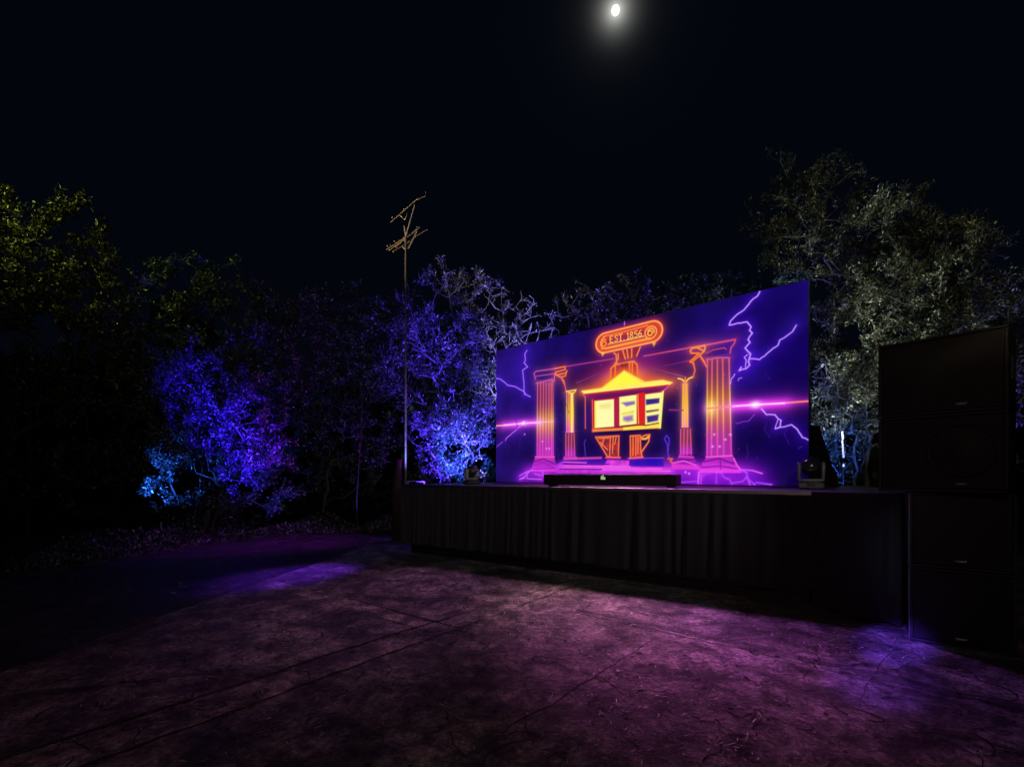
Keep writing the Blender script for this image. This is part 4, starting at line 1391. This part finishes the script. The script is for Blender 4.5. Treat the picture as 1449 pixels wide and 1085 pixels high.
# ------------------------------------------------------------------ moon
md = at(871, 15, 1.0) - Vector((0, 0, EYE))
md.normalize()
mp = Vector((0, 0, EYE)) + md * 900
bm = bmesh.new(); bmesh.ops.create_uvsphere(bm, u_segments=32, v_segments=20, radius=5.5)
me = bpy.data.meshes.new("moon"); bm.to_mesh(me); bm.free()
t = NT("moon_glow"); t.b.inputs["Base Color"].default_value = (0, 0, 0, 1)
f = t.noise(.09, 5, .6, t.obj_coord())
t.l(t.ramp(f, [(.3, (.75, .73, .66)), (.7, (1, .98, .92))]), t.b.inputs["Emission Color"])
t.b.inputs["Emission Strength"].default_value = 2.2
mo = link_mesh("moon", me, t.m, None, True); mo.location = mp; mo.scale = (.95, .95, 1.12)
tag(mo, "bright white moon high in the black sky", "moon")

# ------------------------------------------------------------------ world
w = bpy.data.worlds.new("World"); scene.world = w; w.use_nodes = True
nt = w.node_tree
bg = nt.nodes["Background"]
sky = nt.nodes.new("ShaderNodeTexSky"); sky.sky_type = 'NISHITA'; sky.sun_disc = False
sky.sun_elevation = R(-3.0); sky.sun_rotation = R(150); sky.air_density = 1.0; sky.ozone_density = 3.0
bg.inputs[1].default_value = 0.006
nt.links.new(sky.outputs[0], bg.inputs[0])
# moonlit night air: faint blue plus the aureole round the moon
tc = nt.nodes.new("ShaderNodeTexCoord")
dot = nt.nodes.new("ShaderNodeVectorMath"); dot.operation = 'DOT_PRODUCT'
nrm = nt.nodes.new("ShaderNodeVectorMath"); nrm.operation = 'NORMALIZE'
nt.links.new(tc.outputs["Generated"], nrm.inputs[0])
nt.links.new(nrm.outputs[0], dot.inputs[0]); dot.inputs[1].default_value = md
ac = nt.nodes.new("ShaderNodeMath"); ac.operation = 'ARCCOSINE'; nt.links.new(dot.outputs["Value"], ac.inputs[0])


def lobe_node(k, amp):
    m1 = nt.nodes.new("ShaderNodeMath"); m1.operation = 'MULTIPLY'; m1.inputs[1].default_value = -k; nt.links.new(ac.outputs[0], m1.inputs[0])
    m2 = nt.nodes.new("ShaderNodeMath"); m2.operation = 'EXPONENT'; nt.links.new(m1.outputs[0], m2.inputs[0])
    m3 = nt.nodes.new("ShaderNodeMath"); m3.operation = 'MULTIPLY'; m3.inputs[1].default_value = amp; nt.links.new(m2.outputs[0], m3.inputs[0])
    return m3.outputs[0]


ad = nt.nodes.new("ShaderNodeMath"); ad.operation = 'ADD'
nt.links.new(lobe_node(105, 1.1), ad.inputs[0]); nt.links.new(lobe_node(26, .013), ad.inputs[1])
bg2 = nt.nodes.new("ShaderNodeBackground"); bg2.inputs[0].default_value = (.98, 1.0, .93, 1)
nt.links.new(ad.outputs[0], bg2.inputs[1])
bg3 = nt.nodes.new("ShaderNodeBackground"); bg3.inputs[0].default_value = (.22, .42, 1.0, 1); bg3.inputs[1].default_value = .0034
a1 = nt.nodes.new("ShaderNodeAddShader"); a2 = nt.nodes.new("ShaderNodeAddShader")
nt.links.new(bg.outputs[0], a1.inputs[0]); nt.links.new(bg2.outputs[0], a1.inputs[1])
nt.links.new(a1.outputs[0], a2.inputs[0]); nt.links.new(bg3.outputs[0], a2.inputs[1])
nt.links.new(a2.outputs[0], nt.nodes["World Output"].inputs[0])

# ------------------------------------------------------------------ lights
sun_d = bpy.data.lights.new("moonlight", 'SUN'); sun_d.energy = 0.004; sun_d.angle = R(.5); sun_d.color = (.8, .88, 1)
sun = bpy.data.objects.new("moonlight", sun_d); COL.objects.link(sun)
sun.rotation_euler = md.to_track_quat('Z', 'Y').to_euler()


def spot(name, loc, tgt, col, power, ang, blend=.8, rad=.12, gobo=0):
    d = bpy.data.lights.new(name, 'SPOT'); d.energy = power; d.color = col; d.spot_size = R(ang); d.spot_blend = blend; d.shadow_soft_size = rad
    o = bpy.data.objects.new(name, d); COL.objects.link(o)
    o.location = loc
    o.rotation_euler = (Vector(tgt) - Vector(loc)).to_track_quat('-Z', 'Y').to_euler()
    if gobo:                                   # added noise that makes the lamp's light patchy
        d.use_nodes = True
        t = d.node_tree
        em = next(n for n in t.nodes if n.type == 'EMISSION')
        tc = t.nodes.new("ShaderNodeTexCoord")
        no = t.nodes.new("ShaderNodeTexNoise"); no.inputs["Scale"].default_value = gobo; no.inputs["Detail"].default_value = 3
        rp = t.nodes.new("ShaderNodeValToRGB")
        rp.color_ramp.elements[0].position = .46; rp.color_ramp.elements[0].color = (.2, .2, .2, 1)
        rp.color_ramp.elements[1].position = .60; rp.color_ramp.elements[1].color = (1.75, 1.75, 1.75, 1)
        t.links.new(tc.outputs["Normal"], no.inputs["Vector"]); t.links.new(no.outputs[0], rp.inputs[0])
        t.links.new(rp.outputs[0], em.inputs["Strength"])
    return o


# stage wash lights, no fixtures built, most just above the screen
spot("unseen_wash", (1.9, 8.9, 4.75), (1.55, 4.8, 0), (.92, .20, .85), 1350, 32, 1.0, .3)
spot("unseen_wash", (1.4, 9.3, 4.75), (1.0, 6.0, 0), (.95, .46, .60), 980, 32, 1.0, .3)
spot("unseen_wash", (2.6, 8.3, 4.75), (2.9, 4.9, 0), (.48, .13, 1), 640, 36, 1.0, .3)
spot("unseen_wash", (-.5, 10.9, 4.7), (-3.4, 7.15, 0), (.20, .03, 1), 3000, 16, 1.0, .2)
spot("unseen_wash", (.35, 1.0, 2.3), (3.45, 4.22, 0), (.16, .05, 1), 4200, 8, 1.0, .03)  # spot added unseen beside the camera to draw the violet streak
spot("unseen_wash", (.35, 1.0, 2.3), (2.75, 3.5, 0), (.18, .04, 1), 620, 12, 1.0, .03)  # second added spot, lengthens the violet streak
spot("unseen_wash", (0.6, 10.0, 4.75), (-1.2, 6.0, 0), (.75, .26, .8), 420, 40, 1.0, .35)
spot("unseen_wash", (-1.0, 11.4, 4.75), (-5.4, 10.6, 0), (.38, .03, .8), 1100, 40, 1.0, .35)
spot("unseen_flood", (-1, 6.2, 2.4), (3.72, 4.38, .75), (.35, .62, .85), 130, 15, 1.0, .1)  # added unseen to light the edge of the lower speakers
# warm fill lamps added unseen behind the camera
spot("unseen_lamp", (-5, -7, 7), (0, 5, 0), (1, .50, .38), 270, 70, 1.0, .3)
spot("unseen_lamp", (7, -6, 6), (4, 5, 0), (1, .50, .22), 22, 40, 1.0, .3)
# unseen fill added behind the camera to brighten stage front and far trees
spot("unseen_flood", (-.6, -3.0, 2.3), (1.0, 8.5, 1.9), (1, .93, .88), 34, 62, 1.0, .1)
# flood lights on the trees beside the speakers
spot("unseen_flood", (1.0, -5, 4.5), (7.0, 10, 5.6), (1, .96, .60), 1050, 38, .9, .1, 28)
spot("unseen_flood", (5.35, 7.2, 1.5), (7.1, 10.0, 5.0), (.85, .95, 1), 560, 70, .9, .05, 7)
spot("uplight", (5.2, 8.9, 1.0), (7.1, 10.4, 5.2), (.12, .05, 1), 700, 17, .9, .05)
spot("uplight", (5.0, 9.2, 1.0), (6.65, 11.3, 6.1), (.03, .35, 1), 900, 9, .9, .05)
spot("uplight", (5.9, 8.5, .8), (6.5, 9.8, 2.2), (.04, .15, 1), 520, 55, .9, .05)
spot("uplight", (8.4, 6.6, .6), (9.4, 8.3, 3.0), (.14, .08, 1), 500, 40, .9, .05)
spot("unseen_flood", (0, -2, 2.6), (-5.5, 13, 4.2), (1, .92, .78), 200, 62, 1.0, .06)  # dim fill added from the camera side for the dark trees
spot("uplight", (-.7, 11.9, 1.0), (-1.9, 13.2, 6.2), (.22, .16, 1), 1500, 40, .9, .04, 9)
spot("uplight", (-3.6, 10.6, .3), (-3.6, 13.2, 4.6), (.16, .04, 1), 240, 60, .9, .04)
spot("uplight", (-1.9, 11.5, 1.2), (-2.0, 13.2, 4.0), (.02, .2, 1), 500, 18, .9, .04)
spot("unseen_flood", (4.6, 1.5, 2.6), (.7, 7.4, .8), (.86, .93, 1), 150, 36, 1.0, .5)  # added unseen, grazes the skirt to bring out its folds
spot("unseen_flood", (-.6, -3, 3.2), (3.93, 6.2, 1.58), (1, .95, .9), 480, 3.4, .6, .06)  # added narrow spot, puts a highlight on the larger moving head
spot("unseen_flood", (-.6, -3, 3.2), (-.81, 9.3, 1.62), (1, .92, .9), 1500, 4, .6, .06)  # added narrow spot that brightens the smaller moving head
spot("uplight", (1.6, 12.9, 1.6), (2.2, 15, 5.6), (.55, .12, .30), 900, 30, .9, .04, 9)
# yellow lamp over the big tree
spot("unseen_lamp", (-15.5, 4.5, 11.0), (-12.0, 11.5, 8.1), (.76, .92, .18), 3300, 34, 1.0, .1)
spot("unseen_lamp", (-13, 1, 7), (-8.0, 13.0, 6.3), (1, .8, .45), 90, 36, 1.0, .1)
# warm spot added unseen to brighten the aerial
spot("unseen_lamp", (-9, 2, 5), (-2.4, 10.4, 7.2), (1, .78, .42), 5200, 17, 1.0, .1)
# blue uplights in the planting
spot("uplight", (-4.9, 8.3, .25), (-6.9, 10.9, 3.3), (.028, .007, 1), 5200, 30, .9, .03)
spot("uplight", (-5.6, 9.0, .2), (-6.3, 10.9, 1.9), (.028, .010, 1), 1900, 34, .9, .03)
spot("uplight", (-4.3, 8.8, .2), (-5.9, 10.8, 2.3), (.04, .008, 1), 2600, 26, .9, .03)
spot("uplight", (-8.0, 8.9, .7), (-7.8, 10.7, 1.5), (.02, .13, 1), 1300, 46, .9, .04)
spot("uplight", (-4.4, 9.0, .2), (-5.6, 10.9, 2.6), (.32, .01, 1), 600, 34, .9, .04)
spot("uplight", (-4.6, 9.6, .2), (-5.5, 10.9, .8), (.05, .05, 1), 260, 40, .9, .04)
spot("uplight", (-1.9, 10.9, .3), (-1.3, 13.2, 5.0), (.075, .025, 1), 7500, 62, .9, .05)
spot("uplight", (.15, 12.6, 2.3), (-.4, 14.2, 5.8), (.30, .25, 1), 2600, 60, .9, .05)
spot("uplight", (-1.6, 11.3, 1.5), (-1.2, 12.7, 2.3), (.012, .14, .9), 900, 80, .9, .05)
spot("uplight", (-2.1, 9.75, 1.3), (-2.39, 10.4, 2.6), (.18, .20, 1), 130, 70, .9, .03)
spot("uplight", (2.6, 12.6, 1.0), (2.6, 14.9, 6.2), (.14, .07, 1), 2200, 70, .9, .05)
spot("uplight", (5.0, 12.6, 1.2), (5.4, 15, 6.6), (.12, .05, 1), 500, 60, .9, .05)

# ------------------------------------------------------------------ render settings
scene.view_settings.view_transform = 'Standard'
scene.view_settings.look = 'None'
scene.view_settings.exposure = 0
scene.view_settings.gamma = 1
scene.render.engine = 'CYCLES'
scene.cycles.max_bounces = 5
scene.cycles.diffuse_bounces = 2
scene.cycles.glossy_bounces = 2
scene.cycles.sample_clamp_indirect = 4
scene.cycles.use_denoising = True
scene.cycles.denoiser = 'OPENIMAGEDENOISE'
scene.cycles.denoising_input_passes = 'RGB_ALBEDO_NORMAL'
scene.cycles.denoising_prefilter = 'NONE'
